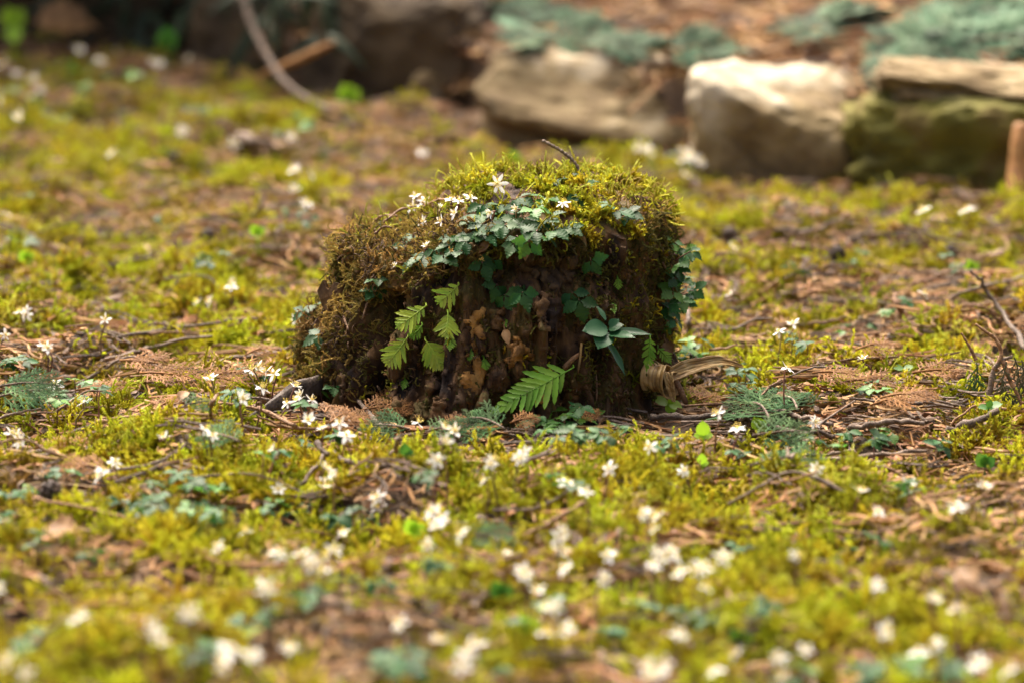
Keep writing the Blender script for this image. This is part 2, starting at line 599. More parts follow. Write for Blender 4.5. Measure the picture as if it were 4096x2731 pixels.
def moss_tuft(seed, mat, n=24, R=.013, leaf=.0023):
    """a rounded cushion of shoots fanning out from one foot"""
    r = random.Random(seed)
    mb = MB()
    for i in range(n):
        el = math.asin(r.uniform(.12, 1))
        a = r.uniform(0, 6.283)
        d = Vector((math.cos(a) * math.cos(el), math.sin(a) * math.cos(el), math.sin(el)))
        ax = d.cross(Vector((r.uniform(-1, 1), r.uniform(-1, 1), .3))).normalized()
        Ln = R * r.uniform(.75, 1.35)
        p = d * R * .15 + Vector((0, 0, -.002))
        pts, rd = [p.copy()], [.0005]
        cu = r.uniform(-2.4, 2.4)
        for k in range(5):
            d = Quaternion(ax, cu * .2 * (k + 1) / 3) @ d
            p = p + d * Ln / 5
            pts.append(p.copy())
            rd.append(.0006 - .0003 * (k / 4) ** 3)
        mb.tube(pts, rd, 3, cap=False)
        nl = 26
        for j in range(nl):
            k = (j + .7) / nl
            s = k * 5
            q = min(int(s), 4)
            c = lerp(pts[q], pts[q + 1], s - q)
            tn = (pts[q + 1] - pts[q]).normalized()
            sd = Quaternion(tn, r.uniform(0, 6.28)) @ tn.cross(ax).normalized()
            ll = leaf * (1.25 - .55 * k) * r.uniform(.7, 1.4)
            wv = tn.cross(sd) * ll * .36
            mb.add([c - wv - tn * ll * .2, c + wv - tn * ll * .2, c + (sd * .8 + tn * .7) * ll], [(0, 1, 2)], [k, k, k])
    return mb.mesh('moss_tuft', mat, smooth=False)


def litter_piece(seed, mat, kind):
    r = random.Random(seed)
    mb = MB()
    if kind == 'needle':
        for _ in range(4):
            a, z = r.uniform(0, 6.28), r.uniform(.0, .006)
            Ln = r.uniform(.012, .035)
            c = Vector((r.uniform(-.012, .012), r.uniform(-.012, .012), z))
            d = Vector((math.cos(a), math.sin(a), r.uniform(-.15, .35)))
            s = d.cross(Vector((0, 0, 1))) * r.uniform(-.25, .25)
            mb.tube([c - d * Ln / 2, c + s * Ln * .4, c + d * Ln / 2], [.0006, .0008, .0004], 3, cap=False)
    elif kind == 'chip':
        for _ in range(3):
            a = r.uniform(0, 6.28)
            c = Vector((r.uniform(-.012, .012), r.uniform(-.012, .012), r.uniform(.001, .006)))
            d = Vector((math.cos(a), math.sin(a), r.uniform(-.3, .3))) * r.uniform(.003, .008)
            s = d.cross(Vector((r.uniform(-.4, .4), r.uniform(-.4, .4), 1))).normalized() * r.uniform(.0015, .004)
            u = Vector((0, 0, r.uniform(.0005, .002)))
            mb.add([c - d, c - d * .3 + s, c + d * .8 + s * .6, c + d, c - s * .7, c + u], [(0, 1, 5), (1, 2, 5), (2, 3, 5), (3, 4, 5), (4, 0, 5)])
    else:                                        # dead scale-leaf twiglet
        p = Vector((-.014, 0, .003))
        d = Vector((1, r.uniform(-.3, .3), r.uniform(0, .25))).normalized()
        pts = [p]
        for i in range(6):
            d = (d + Vector((0, r.uniform(-.2, .2), r.uniform(-.12, .1)))).normalized()
            pts.append(pts[-1] + d * .005)
        mb.tube(pts, [.0009] * 6 + [.0005], 3, cap=False)
        for i in range(1, 6):
            s = 1 if i % 2 else -1
            e = d.cross(Vector((0, 0, 1))) * s
            q = pts[i] + (d * .7 + e * .7 + Vector((0, 0, r.uniform(-.1, .3)))) * r.uniform(.005, .010)
            mb.tube([pts[i], lerp(pts[i], q, .5) + d * .0006, q], [.0008, .0009, .0004], 3, cap=False)
    return mb.mesh('litter', mat, smooth=False)


moss_set = proto_coll('moss_clump', [moss_tuft(i, M['moss']) for i in range(4)] + [moss_tuft(10 + i, M['moss'], 18, .018, .0026) for i in range(3)] + [moss_tuft(14, M['moss_bright'], 26, .015), moss_clump(20, M['moss'], n=12, spread=.014, lmin=.014, lmax=.026, tilt=1.1, curl=1.7, leaf=.0026, feather=True), moss_clump(21, M['moss_bright'], n=9, spread=.012, lmin=.014, lmax=.026, rad=.001, tilt=.8, curl=1.9, leaf=.0016), moss_clump(41, M['moss_dry'], n=14, tilt=1.3)])
M['moss_olive'] = pmat('moss_olive', [(.12, .065, .008), (.17, .13, .006), (.22, .20, .010)], 14, .75, trans=.2, rnd=.45, hue=.03, attr=('t2', (.36, .33, .03)), spec=.05, contrast=1.4)
low_set = proto_coll('low_moss', [moss_tuft(200 + i, M['moss_olive'], 22, .008, .0018) for i in range(3)] + [moss_tuft(204, M['moss_dry'], 20, .008, .0018), moss_clump(205, M['moss_dry'], n=10, spread=.012, lmin=.008, lmax=.016, tilt=1.4, curl=2.5), moss_clump(206, M['moss_olive'], n=10, spread=.012, lmin=.01, lmax=.02, tilt=1.3, curl=2.2, feather=True)])
scatter('low_moss', gm, low_set, 'moss_low', 7500, .5, 1.5, 17, lean=.4, up=.6)
scatter('moss', gm, moss_set, 'moss', 6800, .4, 1.4, 11, lean=.4, up=.6)
def litter_stick(seed, mat):
    r = random.Random(seed)
    mb = MB()
    for _ in range(2):
        a = r.uniform(0, 6.28)
        Ln = r.uniform(.02, .045)
        c = Vector((r.uniform(-.01, .01), r.uniform(-.01, .01), r.uniform(.008, .016)))
        d = Vector((math.cos(a), math.sin(a), r.uniform(-.12, .25)))
        sv = d.cross(Vector((0, 0, 1)))
        pts = [c + d * Ln * (k / 5 - .5) + sv * Ln * .12 * math.sin(k + seed) for k in range(6)]
        mb.tube(pts, [.0009, .0011, .001, .0011, .0009, .0006], 4, cap=False)
    return mb.mesh('litter', mat, smooth=False)


lit = [litter_stick(60 + i, M[k]) for i, k in enumerate(('litter', 'twig'))] + [litter_piece(i, M['litter'], 'needle') for i in range(4)] + [litter_piece(10 + i, M['litter'], 'twiglet') for i in range(4)] + [litter_piece(20 + i, M['litter_dark'], 'chip') for i in range(2)] + [litter_piece(30, M['spray_dead'], 'twiglet'), litter_piece(31, M['litter'], 'chip')]
litter_set = proto_coll('litter', lit)
scatter('needle_litter', gm, litter_set, 'litter', 8500, .55, 1.3, 50, lean=.15, up=1.5)

# ------------------------------------------------------------------ terrace behind the wall
ss = np.linspace(0, 1, 90)
wx = np.concatenate([np.linspace(-6, -1.6, 30), np.linspace(-1.5, 1.5, 200), np.linspace(1.6, 9, 30)])
wy = wall_y(wx)
tt = np.concatenate([[0.0, 0.0], np.arange(0.02, 1.6, .02), [1.9, 2.4, 3.2, 4.5, 7, 12, 20, 40, 60]])
TX = wx[None, :] + tt[:, None] * .5 + .045
TY = wy[None, :] + tt[:, None] * .87 + .06
TZ = .090 + .085 * np.clip(tt, 0, 4)[:, None] + .022 * fbm(TX * 4, TY * 4, .5, 71, 3)
TZ[0, :] = -.06
TX[0, :] -= .01
TV = np.stack([TX.ravel(), TY.ravel(), TZ.ravel()], 1)
n2 = len(wx)
I = (np.arange(len(tt) - 1)[:, None] * n2 + np.arange(n2 - 1)[None, :]).ravel()
tm = np_mesh('terrace', TV, np.stack([I, I + 1, I + 1 + n2, I + n2], 1), M['terrace'])
tm.materials.append(M['bank'])
for p_ in tm.polygons[:(n2 - 1) * 3]:
    p_.material_index = 1
set_attr(tm, 'litter', ((np.abs(TV[:, 0]) < 1.3) & (TV[:, 1] < 4)).astype(float) * (TV[:, 2] > .05))
terrace = obj('terrace_ground', tm)
terrace['kind'] = 'structure'
scatter('terrace_litter', tm, litter_set, 'litter', 2200, 1.2, 2.6, 80, lean=.15, up=1.5)


def terrace_z(x, y):
    # distance behind the wall line along (.5,.87)
    t = 0.0
    for _ in range(20):
        xx = x - .5 * t - .045
        t = (y - .06 - float(wall_y(xx))) / .87
    return .090 + .085 * min(max(t, 0), 4) + .022 * float(fbm(x * 4, y * 4, .5, 71, 3))


def on_terrace(px, py, h=0.0):
    r = ray(px, py)
    z = .16
    for _ in range(12):
        p = CAM + r * ((z - CAM.z) / r.z)
        z = .5 * z + .5 * (terrace_z(p.x, p.y) + h)
    return p


# ------------------------------------------------------------------ stones of the wall
def stone_mesh(seed, size, power, mat, rough=.10, facets=5, bevel=0.0, under=0.0):
    n = 34
    g = np.linspace(-1, 1, n)
    A, B = np.meshgrid(g, g)
    one = np.ones_like(A)
    Vs, Fs, off = [], [], 0
    I0 = (np.arange(n - 1)[:, None] * n + np.arange(n - 1)[None, :]).ravel()
    for (P, flip) in (((A, B, one), 0), ((A, B, -one), 1), ((A, one, B), 1), ((A, -one, B), 0), ((one, A, B), 0), ((-one, A, B), 1)):
        v = np.stack([p.ravel() for p in P], 1)
        Vs.append(v)
        q = np.stack([I0, I0 + 1, I0 + 1 + n, I0 + n], 1) + off
        Fs.append(q[:, ::-1] if flip else q)
        off += n * n
    V_ = np.concatenate(Vs)
    d = V_ / (np.sum(np.abs(V_) ** power, 1) ** (1 / power))[:, None]
    rs = np.random.default_rng(seed)
    for _ in range(facets):                      # chop flat faces off
        nn = rs.normal(size=3)
        nn /= np.linalg.norm(nn)
        h = rs.uniform(.78, 1.0)
        k = d @ nn
        d = d - np.clip(k - h, 0, None)[:, None] * nn[None, :] * .85
    if bevel:                                    # sloping upper face
        nn = np.array([0.08, -.62, .78])
        kk = d @ nn
        wob = .06 * fbm(d[:, 0] * 2.5, d[:, 1] * 2, d[:, 2], seed + 3, 2)
        d = d - np.clip(kk - (1.25 - bevel) - wob, 0, None)[:, None] * nn[None, :]
    if under:                                    # undercut lower front
        low = np.clip((.05 - d[:, 2]) / .25, 0, 1) * np.clip(-d[:, 1], 0, 1)
        d[:, 1] += under * low
    nrm = V_ / np.linalg.norm(V_, axis=1)[:, None]
    k = fbm(d[:, 0] * 1.4 + seed, d[:, 1] * 1.4, d[:, 2] * 1.4, seed, 5, .68)
    d = d * (1 + rough * k * 1.6)[:, None]
    V2 = d * np.array(size)[None, :] / 2
    return np_mesh('stone', V2, np.concatenate(Fs), mat)


wall = thing('stone_wall', 'low retaining wall of rough field stones at the edge of the moss', 'wall', (.1, 1.5, 0))


def stone(label, cx, cy, size, zc, rotz, seed, mat, power=5, rough=.12, tilt=(0, 0), bevel=0.0, under=0.0):
    o = obj('stone', stone_mesh(seed, size, power, mat, rough, 5, bevel, under), wall)
    o.location = (cx - .1, cy - 1.5, zc)
    o.rotation_euler = (tilt[0], tilt[1], rotz)
    o['label'] = label
    return o


WROT = math.atan2(-.841, .541)     # along the wall, far to near
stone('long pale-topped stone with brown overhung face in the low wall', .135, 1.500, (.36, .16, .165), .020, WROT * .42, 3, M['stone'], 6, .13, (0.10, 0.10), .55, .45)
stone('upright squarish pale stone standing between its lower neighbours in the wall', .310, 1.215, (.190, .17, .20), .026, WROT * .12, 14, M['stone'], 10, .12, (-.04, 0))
stone('wide stone with pale cap and moss-green lower face beside the orange stick', .552, 1.125, (.32, .18, .175), .022, -.2, 25, M['stone_moss'], 4.5, .22)
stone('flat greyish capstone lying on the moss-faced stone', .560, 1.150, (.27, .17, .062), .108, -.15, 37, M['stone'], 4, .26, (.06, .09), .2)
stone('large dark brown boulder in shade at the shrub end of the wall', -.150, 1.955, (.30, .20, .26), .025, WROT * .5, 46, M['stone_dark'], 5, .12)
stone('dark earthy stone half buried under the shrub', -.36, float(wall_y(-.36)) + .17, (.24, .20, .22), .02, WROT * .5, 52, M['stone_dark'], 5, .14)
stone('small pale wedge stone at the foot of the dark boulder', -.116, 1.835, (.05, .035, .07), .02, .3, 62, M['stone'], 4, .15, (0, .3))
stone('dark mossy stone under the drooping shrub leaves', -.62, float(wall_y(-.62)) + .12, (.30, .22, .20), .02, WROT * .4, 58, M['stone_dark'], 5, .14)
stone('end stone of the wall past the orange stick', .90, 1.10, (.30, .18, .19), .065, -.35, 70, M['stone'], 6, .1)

# ------------------------------------------------------------------ the stump
SX, SY = -0.014, 0.0
NT, NS, NC = 560, 230, 90


def top_z(x, y):
    """height of the broken, mossed-over top (x, y relative to the stump axis)"""
    prof = np.interp(x, [-.16, -.133, -.08, -.058, -.035, -.01, .05, .09, .118, .14, .17], [.128, .132, .134, .145, .165, .175, .176, .173, .167, .154, .135])
    yy = np.asarray(y) / .13
    dome = np.where(yy < 0, .036 * np.abs(yy) ** 1.6, .030 * yy ** 2)
    return prof - dome * np.interp(x, [-.13, -.05], [.35, 1]) + .010 * fbm(x * 22, y * 22, 3, 101, 3) + .004 * fbm(x * 90, y * 90, 3, 104, 2)


def side_r(th, z):
    """horizontal radius of the trunk at angle th (front is -pi/2) and height z"""
    c, s = np.cos(th), np.sin(th)
    rx = np.where(c < 0, np.interp(z, [-.04, 0, .03, .055, .072, .088, .17], [.176, .168, .165, .158, .142, .130, .128]),
                  np.interp(z, [-.04, 0, .04, .08, .13, .15, .17], [.158, .148, .146, .150, .148, .142, .125]))
    ry = np.interp(z, [-.04, 0, .04, .09, .14, .18], [.178, .166, .146, .132, .128, .12])
    r = 1 / np.sqrt((c / rx) ** 2 + (s / ry) ** 2)
    # buttress lobes and long vertical fibres
    u, v = c * 2.2, s * 2.2
    r = r + .010 * fbm(u * 1.6, v * 1.6, z * 5, 111, 2)
    rg = np.abs(fbm(u * 3.6, v * 3.6, z * 13, 115, 3))
    r = r - .010 * np.clip(.22 - rg, 0, 1) / .22
    r = r + .006 * fbm(u * 12, v * 12, z * 26, 119, 3) + .0035 * fbm(u * 34, v * 34, z * 60, 121, 3)
    fib = fbm(u * 20, v * 20, z * 16, 125, 2)
    r = r + .0022 * np.round(fib * 2.2) / 2.2
    r = r + .007 * np.clip(fbm(u * 4 + 9, v * 4, z * 24, 127, 3), -.2, .25) / .25

    def ang(a):
        d = th - a
        return np.arctan2(np.sin(d), np.cos(d))
    # deep split on the front left
    a0 = math.radians(-130) + .03 * np.sin(z * 60)
    wid = .075 + .02 * np.sin(z * 90 + 1)
    r = r - .060 * np.exp(-(ang(a0) / wid) ** 4) * np.interp(z, [-.02, .0, .085, .10], [1, 1, 1, 0])
    # recess under the overhanging moss brow
    r = r - .018 * np.exp(-(ang(math.radians(-88)) / .42) ** 4) * np.exp(-((z - .118) / .016) ** 2)
    r = r - .012 * np.exp(-(ang(math.radians(-60)) / .30) ** 4) * np.exp(-((z - .112) / .016) ** 2)
    # hollow low on the front
    r = r - .028 * np.exp(-(ang(math.radians(-91)) / .13) ** 4) * np.exp(-((z - .004) / .022) ** 2)
    # a ledge of harder wood on the right of centre
    r = r + .008 * np.exp(-(ang(math.radians(-76)) / .16) ** 4) * np.interp(z, [.06, .075, .105, .115], [0, 1, 1, 0])
    return r


th = np.linspace(-math.pi, math.pi, NT, endpoint=False) + math.pi / 2
rt = side_r(th, np.full(NT, .13)) * .985
xt, yt = rt * np.cos(th), rt * np.sin(th)
zt = top_z(xt * .97, yt * .97) - .004
rows = []
for i in range(NS):
    k = i / (NS - 1)
    z = -.04 + (zt + .04) * k
    r = side_r(th, z)
    rnd_ = np.clip((k - .93) / .07, 0, 1)
    r = r * (1 - rnd_ ** 2) + rt * rnd_ ** 2
    rows.append(np.stack([r * np.cos(th), r * np.sin(th), z], 1))
for i in range(1, NC):
    k = 1 - i / (NC - 1)
    x, y = xt * k, yt * k
    q = np.clip(i / 6, 0, 1)
    z = zt * (1 - q) + top_z(x, y) * q
    rows.append(np.stack([x, y, z], 1))
SV = np.concatenate(rows)
SV[:, 0] += SX
SV[:, 1] += SY
nr = len(rows)
I = np.arange(nr - 1)[:, None] * NT
J = np.arange(NT)[None, :]
J2 = (J + 1) % NT
SF = np.stack([(I + J).ravel(), (I + J2).ravel(), (I + NT + J2).ravel(), (I + NT + J).ravel()], 1)
sm = np_mesh('trunk', SV, SF, M['wood'])
stump = thing('tree_stump', 'rotting dark brown tree stump capped with moss, ferns and white flowers', 'stump', (SX, SY, 0))
trunk = obj('trunk', sm, stump, Matrix.Translation((-SX, -SY, 0)))
BVH = BVHTree.FromPolygons(SV.tolist(), SF.tolist())
x, y, z = SV[:, 0] - SX, SV[:, 1] - SY, SV[:, 2]
thv = np.arctan2(y, x)
ring = np.repeat(np.arange(nr), NT)
istop = np.clip((ring - NS * .93) / (NS * .06), 0, 1)
right = np.clip(np.cos(thv), 0, 1)
left = np.clip(-np.cos(thv), 0, 1)
front = np.clip(-np.sin(thv), 0, 1)
nse = fbm(x * 30, y * 30, z * 30, 140, 3)
upz = np.clip(z / .15, 0, 1)
leftness = 1 / (1 + np.exp((x + .058 - .055 * np.clip(-y / .13, 0, 1)) / .008))
a_green = istop * (1 - leftness * .92) * np.clip(.60 + nse * .9, .35, 1) * (1 - .55 * np.clip((-y - .05) / .03, 0, 1) * np.clip((.06 - x) / .02, 0, 1))
rs_ = np.clip((right - .48) * 2.4, 0, 1)
a_side = rs_ * np.clip(.55 + nse, .05, 1) * (1 - istop) + (1 - istop) * front * np.clip((z - .118) / .02, 0, 1) * np.clip(right * 2 + .15, 0, 1) * .8 + .13 * (1 - istop) * np.clip(nse * 3, 0, 1)
a_side = a_side + (1 - istop) * np.clip((-y) / .13, 0, 1) * .10 * (fbm(x * 22, y * 22, z * 14, 150, 2) > .12)
a_side = np.where(z < .0, 0, a_side)
a_dry = istop * leftness * .9 + (1 - istop) * np.clip((left - .36) * 2.2, 0, 1) * np.clip(.6 + nse * .9, .06, 1) * .8
a_dry = np.where(z < .0, 0, a_dry)
split = np.exp(-((np.angle(np.exp(1j * (thv - math.radians(-130)))) / .12) ** 4)) * (z < .095)
a_dry = a_dry * (1 - split)
a_crumb = (1 - istop) * np.clip(front + .25, 0, 1) * np.clip(.5 + fbm(x * 40, y * 40, z * 40, 160, 2) * 1.6, .05, 1) * (1 - .8 * split)
set_attr(sm, 'green', a_green)
set_attr(sm, 'side', a_side)
set_attr(sm, 'dry', a_dry)
set_attr(sm, 'crumb', a_crumb)
crown_set = proto_coll('crown_moss', [moss_clump(100 + i, M['moss_bright'], n=9, spread=.010, lmin=.012, lmax=.024, rad=.0011, curl=3.2, tilt=.9, leaf=.0016) for i in range(4)] + [moss_tuft(110 + i, M['moss'], 26, .010) for i in range(2)] + [moss_clump(115, M['moss_dry'], n=9, lmin=.008, lmax=.016, tilt=1.2)])
side_set = proto_coll('side_moss', [moss_clump(120 + i, M['moss_dark'], n=10, spread=.008, lmin=.006, lmax=.014, rad=.0007, curl=2.2, tilt=1.4, leaf=.0018, feather=i % 2 == 0) for i in range(4)] + [moss_clump(127, M['moss'], n=7, spread=.009, lmin=.006, lmax=.015, curl=2.2, tilt=1.3)])
dry_set = proto_coll('dry_moss', [moss_clump(130 + i, M['moss_dry'], n=12, spread=.010, lmin=.008, lmax=.020, rad=.0007, curl=2.6, tilt=1.5, leaf=.0016, feather=i % 2 == 0) for i in range(4)] + [moss_clump(137, M['moss_dark'], n=8, lmin=.008, lmax=.016, curl=2.2, tilt=1.4), moss_clump(138, M['bark'], n=8, lmin=.008, lmax=.02, curl=2.5, tilt=1.5, leaf=.001)])
def crumb(seed, mat):
    r = random.Random(seed)
    mb = MB()
    for _ in range(5):
        c = Vector((r.uniform(-.008, .008), r.uniform(-.008, .008), r.uniform(0, .002)))
        v = [c + Vector((r.uniform(-1, 1) * .0028, r.uniform(-1, 1) * .0022, r.uniform(-.4, 1) * .0020)) for _ in range(6)]
        mb.add(v, [(0, 1, 2), (0, 2, 3), (0, 3, 1), (4, 1, 2), (4, 2, 5), (5, 3, 1), (5, 2, 3)])
    return mb.mesh('crumb', mat, smooth=False)


crumb_set = proto_coll('wood_crumb', [crumb(i, M[k]) for i, k in enumerate(('wood', 'wood', 'bark', 'wood', 'ochre_dull', 'moss_dark'))] + [moss_clump(170 + i, M['moss_dark'], n=6, spread=.007, lmin=.003, lmax=.007, rad=.0006, curl=2, tilt=1.3, leaf=.0016) for i in range(2)])
TI = Matrix.Translation((-SX, -SY, 0))
for nm, st, at_, de, a, b, sd, up_ in (('crown_moss', crown_set, 'green', 11000, .6, 1.45, 5, .5), ('side_moss', side_set, 'side', 24000, .6, 1.25, 6, -.15), ('dry_moss', dry_set, 'dry', 19000, .6, 1.3, 8, .1), ('wood_crumbs', crumb_set, 'crumb', 30000, .35, 1.2, 9, 0)):
    o = scatter(nm, sm, st, at_, de, a, b, sd, stump, lean=.5, up=up_)
    o.matrix_local = TI


def hit(px, py):
    r = ray(px, py)
    loc, nor, idx, dist = BVH.ray_cast(CAM, r)
    if loc is None:
        return None, None
    return loc, nor


def shit(px, py):
    """point on the stump under a pixel; slides towards the stump's middle where the pixel misses it"""
    for k in range(40):
        p, n = hit(px, py)
        if p is not None:
            return p, n
        px += (1975 - px) * .03
        py += (1250 - py) * .03
    return Vector((SX, SY, .15)), Vector((0, 0, 1))


def smooth_n(px, py, r=30):
    n = Vector((0, 0, 0))
    for dx, dy in ((0, 0), (r, 0), (-r, 0), (0, r), (0, -r)):
        p, q = hit(px + dx, py + dy)
        if q is not None:
            n += q
    return n.normalized() if n.length > 0 else Vector((0, -1, .3))


def flake(name, poly, mat, thick=.004, seed=1, rough=18, n=26, label=None):
    """a slab of wood or bark lying on the trunk, outlined by pixels"""
    P = np.array(poly, float)
    x0, y0, x1, y1 = P[:, 0].min() - 12, P[:, 1].min() - 12, P[:, 0].max() + 12, P[:, 1].max() + 12
    step = max((x1 - x0), (y1 - y0)) / n
    xs = np.arange(x0, x1, step)
    ys = np.arange(y0, y1, step)

    def inside(px, py):
        c = False
        j = len(P) - 1
        for i in range(len(P)):
            if (P[i, 1] > py) != (P[j, 1] > py) and px < (P[j, 0] - P[i, 0]) * (py - P[i, 1]) / (P[j, 1] - P[i, 1]) + P[i, 0]:
                c = not c
            j = i
        return c
    idx, verts, inner = {}, [], {}
    for j, py in enumerate(ys):
        for i, px in enumerate(xs):
            jx = float(fbm(px / 30, py / 30, seed, seed, 3)) * rough
            jy = float(fbm(px / 30, py / 30, seed + 9, seed, 3)) * rough
            if inside(px + jx, py + jy):
                inner[(i, j)] = True
    F_ = []
    for (i, j) in inner:
        for a, b in ((i, j), (i + 1, j), (i + 1, j + 1), (i, j + 1)):
            if (a, b) not in idx:
                px, py = x0 + a * step, y0 + b * step
                p, nn = shit(px, py)
                nn = smooth_n(px, py, 14)
                near_edge = sum(((a + da, b + db) in inner) for da in (-1, 0) for db in (-1, 0)) < 4
                h = thick * (.75 if near_edge else 1.0) + .0015 * float(fbm(px / 6, py / 9, 7, seed + 8, 2)) + .0035 * float(fbm(px / 16, py / 34, 2, seed + 4, 3))
                idx[(a, b)] = len(verts)
                verts.append((p + nn * h, p - nn * .004, near_edge))
        F_.append(((i, j), (i + 1, j), (i + 1, j + 1), (i, j + 1)))
    nv = len(verts)
    vv = [v[0] for v in verts] + [v[1] for v in verts]
    ff = []
    edges = {}
    for q in F_:
        ii = [idx[k] for k in q]
        ff.append(tuple(ii))
        for a, b in zip(ii, ii[1:] + ii[:1]):
            edges[(a, b)] = 1
    for (a, b) in list(edges):
        if (b, a) not in edges:
            ff.append((b, a, a + nv, b + nv))
    mb = MB()
    mb.add(vv, ff)
    o = obj(name, mb.mesh(name, mat), stump, TI)
    if label:
        o['label'] = label
    return o


flake('wood_flake', [(1880, 1235), (1925, 1245), (1920, 1300), (1935, 1370), (1905, 1345), (1900, 1400), (1930, 1440), (1940, 1480), (1925, 1570), (1870, 1560), (1835, 1520), (1850, 1480), (1890, 1490), (1880, 1400), (1868, 1340), (1860, 1280)], M['ochre'], .005, 3, label='long ochre strip of exposed wood')
flake('wood_flake', [(2050, 1340), (2085, 1370), (2110, 1395), (2135, 1400), (2138, 1440), (2115, 1425), (2090, 1415), (2075, 1450), (2035, 1458), (2030, 1430), (2045, 1390)], M['ochre'], .006, 4, label='small ochre patch of exposed wood')
flake('wood_flake', [(2060, 1010), (2290, 1020), (2310, 1060), (2280, 1120), (2220, 1170), (2160, 1120), (2060, 1080)], M['bark'], .006, 6, label='flat greyish-brown plate of old wood')
flake('wood_flake', [(2150, 1580), (2180, 1570), (2185, 1610), (2150, 1620)], M['ochre'], .004, 8, rough=8)
flake('bark_plate', [(1960, 1075), (2010, 1080), (2015, 1110), (1965, 1115)], M['bark'], .006, 9, rough=8)
flake('bark_plate', [(1360, 1590), (1375, 1480), (1385, 1500), (1380, 1560), (1370, 1610)], M['bark'], .005, 10, rough=10)
flake('bark_plate', [(2420, 1120), (2440, 1130), (2430, 1260), (2405, 1250)], M['bark'], .006, 11, rough=8)
flake('bark_plate', [(1575, 1360), (1590, 1450), (1580, 1560), (1610, 1640), (1560, 1620), (1560, 1400)], M['wood'], .006, 12, rough=14)
flake('bark_plate', [(1700, 1480), (1745, 1480), (1750, 1560), (1710, 1580)], M['wood'], .008, 13, rough=12)
flake('bark_plate', [(2150, 1180), (2260, 1200), (2240, 1330), (2160, 1320)], M['wood'], .006, 15, rough=16)
flake('bark_plate', [(1960, 1240), (2020, 1250), (2010, 1330), (1965, 1320)], M['wood'], .006, 17, rough=16)
flake('bark_plate', [(1640, 1620), (1760, 1600), (1800, 1680), (1660, 1680)], M['wood'], .006, 19, rough=16)

fr_ = random.Random(77)
for i in range(26):
    fx, fy = fr_.uniform(1560, 2480), fr_.uniform(1060, 1640)
    fw, fh = fr_.uniform(14, 42), fr_.uniform(28, 95)
    k = fr_.choice(('wood', 'wood', 'wood', 'wood', 'ochre_dull', 'bark'))
    flake('bark_plate', [(fx - fw, fy - fh * .6), (fx, fy - fh), (fx + fw, fy - fh * .5), (fx + fw * .8, fy + fh * .6), (fx, fy + fh), (fx - fw * .9, fy + fh * .4)], M[k], fr_.uniform(.0008, .003), 30 + i, rough=22, n=18)

# jagged shard of bark standing off the stump's low shoulder
mb = MB()
p0, n0 = shit(1345, 1215)
D0 = (p0 - CAM).dot(FWD)


def scr(px, py, dd=0.0):
    r = ray(px, py)
    return CAM + r * ((D0 + dd) / r.dot(FWD))


out_ = [(1278, 1165), (1300, 1120), (1308, 1150), (1322, 1160), (1345, 1130), (1385, 1140), (1390, 1230), (1360, 1260), (1325, 1255), (1297, 1225), (1290, 1200)]
fr = [scr(a, b, -.016 + .004 * random.random()) for a, b in out_]
fr = [v + (-RGT) * .002 for v in fr]
bk = [v + FWD * .012 + Vector((.002, 0, 0)) for v in fr]
nn = len(fr)
cf = sum(fr, Vector()) / nn - FWD * .002
cb = sum(bk, Vector()) / nn
mb.add(fr + bk + [cf, cb], [((i + 1) % nn, i, 2 * nn) for i in range(nn)] + [(i, (i + 1) % nn, 2 * nn + 1)[::1] if False else (nn + i, nn + (i + 1) % nn, 2 * nn + 1) for i in range(nn)] + [(i, (i + 1) % nn, nn + (i + 1) % nn, nn + i) for i in range(nn)])
obj('bark_shard', mb.mesh('bark_shard', M['bark'], smooth=False), stump, TI)

# roots at the foot
mb = MB()
pts = [on_ground(1850, 1690, .004), on_ground(1905, 1660, .012), on_ground(1930, 1610, .03), shit(1945, 1560)[0] + Vector((0, .012, 0))]
mb.tube(smooth_path(pts, 10), [.004, .006, .0065, .006, .0055, .005, .0045, .004, .0035, .003], 7)
obj('root', mb.mesh('root', M['wood']), stump, TI)
mb = MB()
a, b, c = shit(2255, 1465)[0], shit(2300, 1420)[0], shit(2360, 1390)[0]
mb.tube(smooth_path([a + Vector((0, -.008, 0)), b + Vector((0, -.007, 0)), c + Vector((0, -.006, 0))], 8), [.0022, .0024, .002, .002, .0018, .0016, .0014, .001], 5)
obj('rootlet', mb.mesh('rootlet', M['twig_red']), stump, TI)
for q in ([(1375, 1260), (1395, 1320)], [(1450, 1280), (1475, 1200), (1495, 1180)], [(2325, 1370), (2320, 1430), (2310, 1490)], [(2380, 1480), (2385, 1540), (2384, 1600)], [(2650, 1050), (2690, 1150), (2700, 1230)]):
    mb = MB()
    pts = [shit(*k)[0] + Vector((0, -.007, .001)) for k in q]
    mb.tube(smooth_path(pts, 7), [.0009, .0011, .0011, .001, .001, .0009, .0006], 4)
    obj('rootlet', mb.mesh('rootlet', M['twig_red'] if random.random() < .5 else M['straw']), stump, TI)

# ------------------------------------------------------------------ leaf and flower pieces (shared mesh data)
def blade(name, half, mat, fold=.06, droop=.15, wave=0.0, seed=0):
    """a leaf blade of unit length along +x, facing +z; half = outline (x, half width)"""
    r = random.Random(seed)
    mb = MB()
    v, f, t = [], [], []
    n = len(half)
    for i, (x, y) in enumerate(half):
        zz = -droop * x * x
        wv = wave * math.sin(i * 2.1 + seed)
        v += [(x - .03 * (y > 0), y, zz + fold * y * 2 + wv), (x, y * .5, zz + fold * y * .8 + wv * .3), (x, 0, zz), (x, -y * .5, zz + fold * y * .8 - wv * .3), (x - .03 * (y > 0), -y, zz + fold * y * 2 - wv)]
        t += [x] * 5
    for i in range(n - 1):
        for k in range(4):
            a = i * 5 + k
            f.append((a, a + 5, a + 6, a + 1)[::-1])
    mb.add(v, f, t)
    return mb.mesh(name, mat)


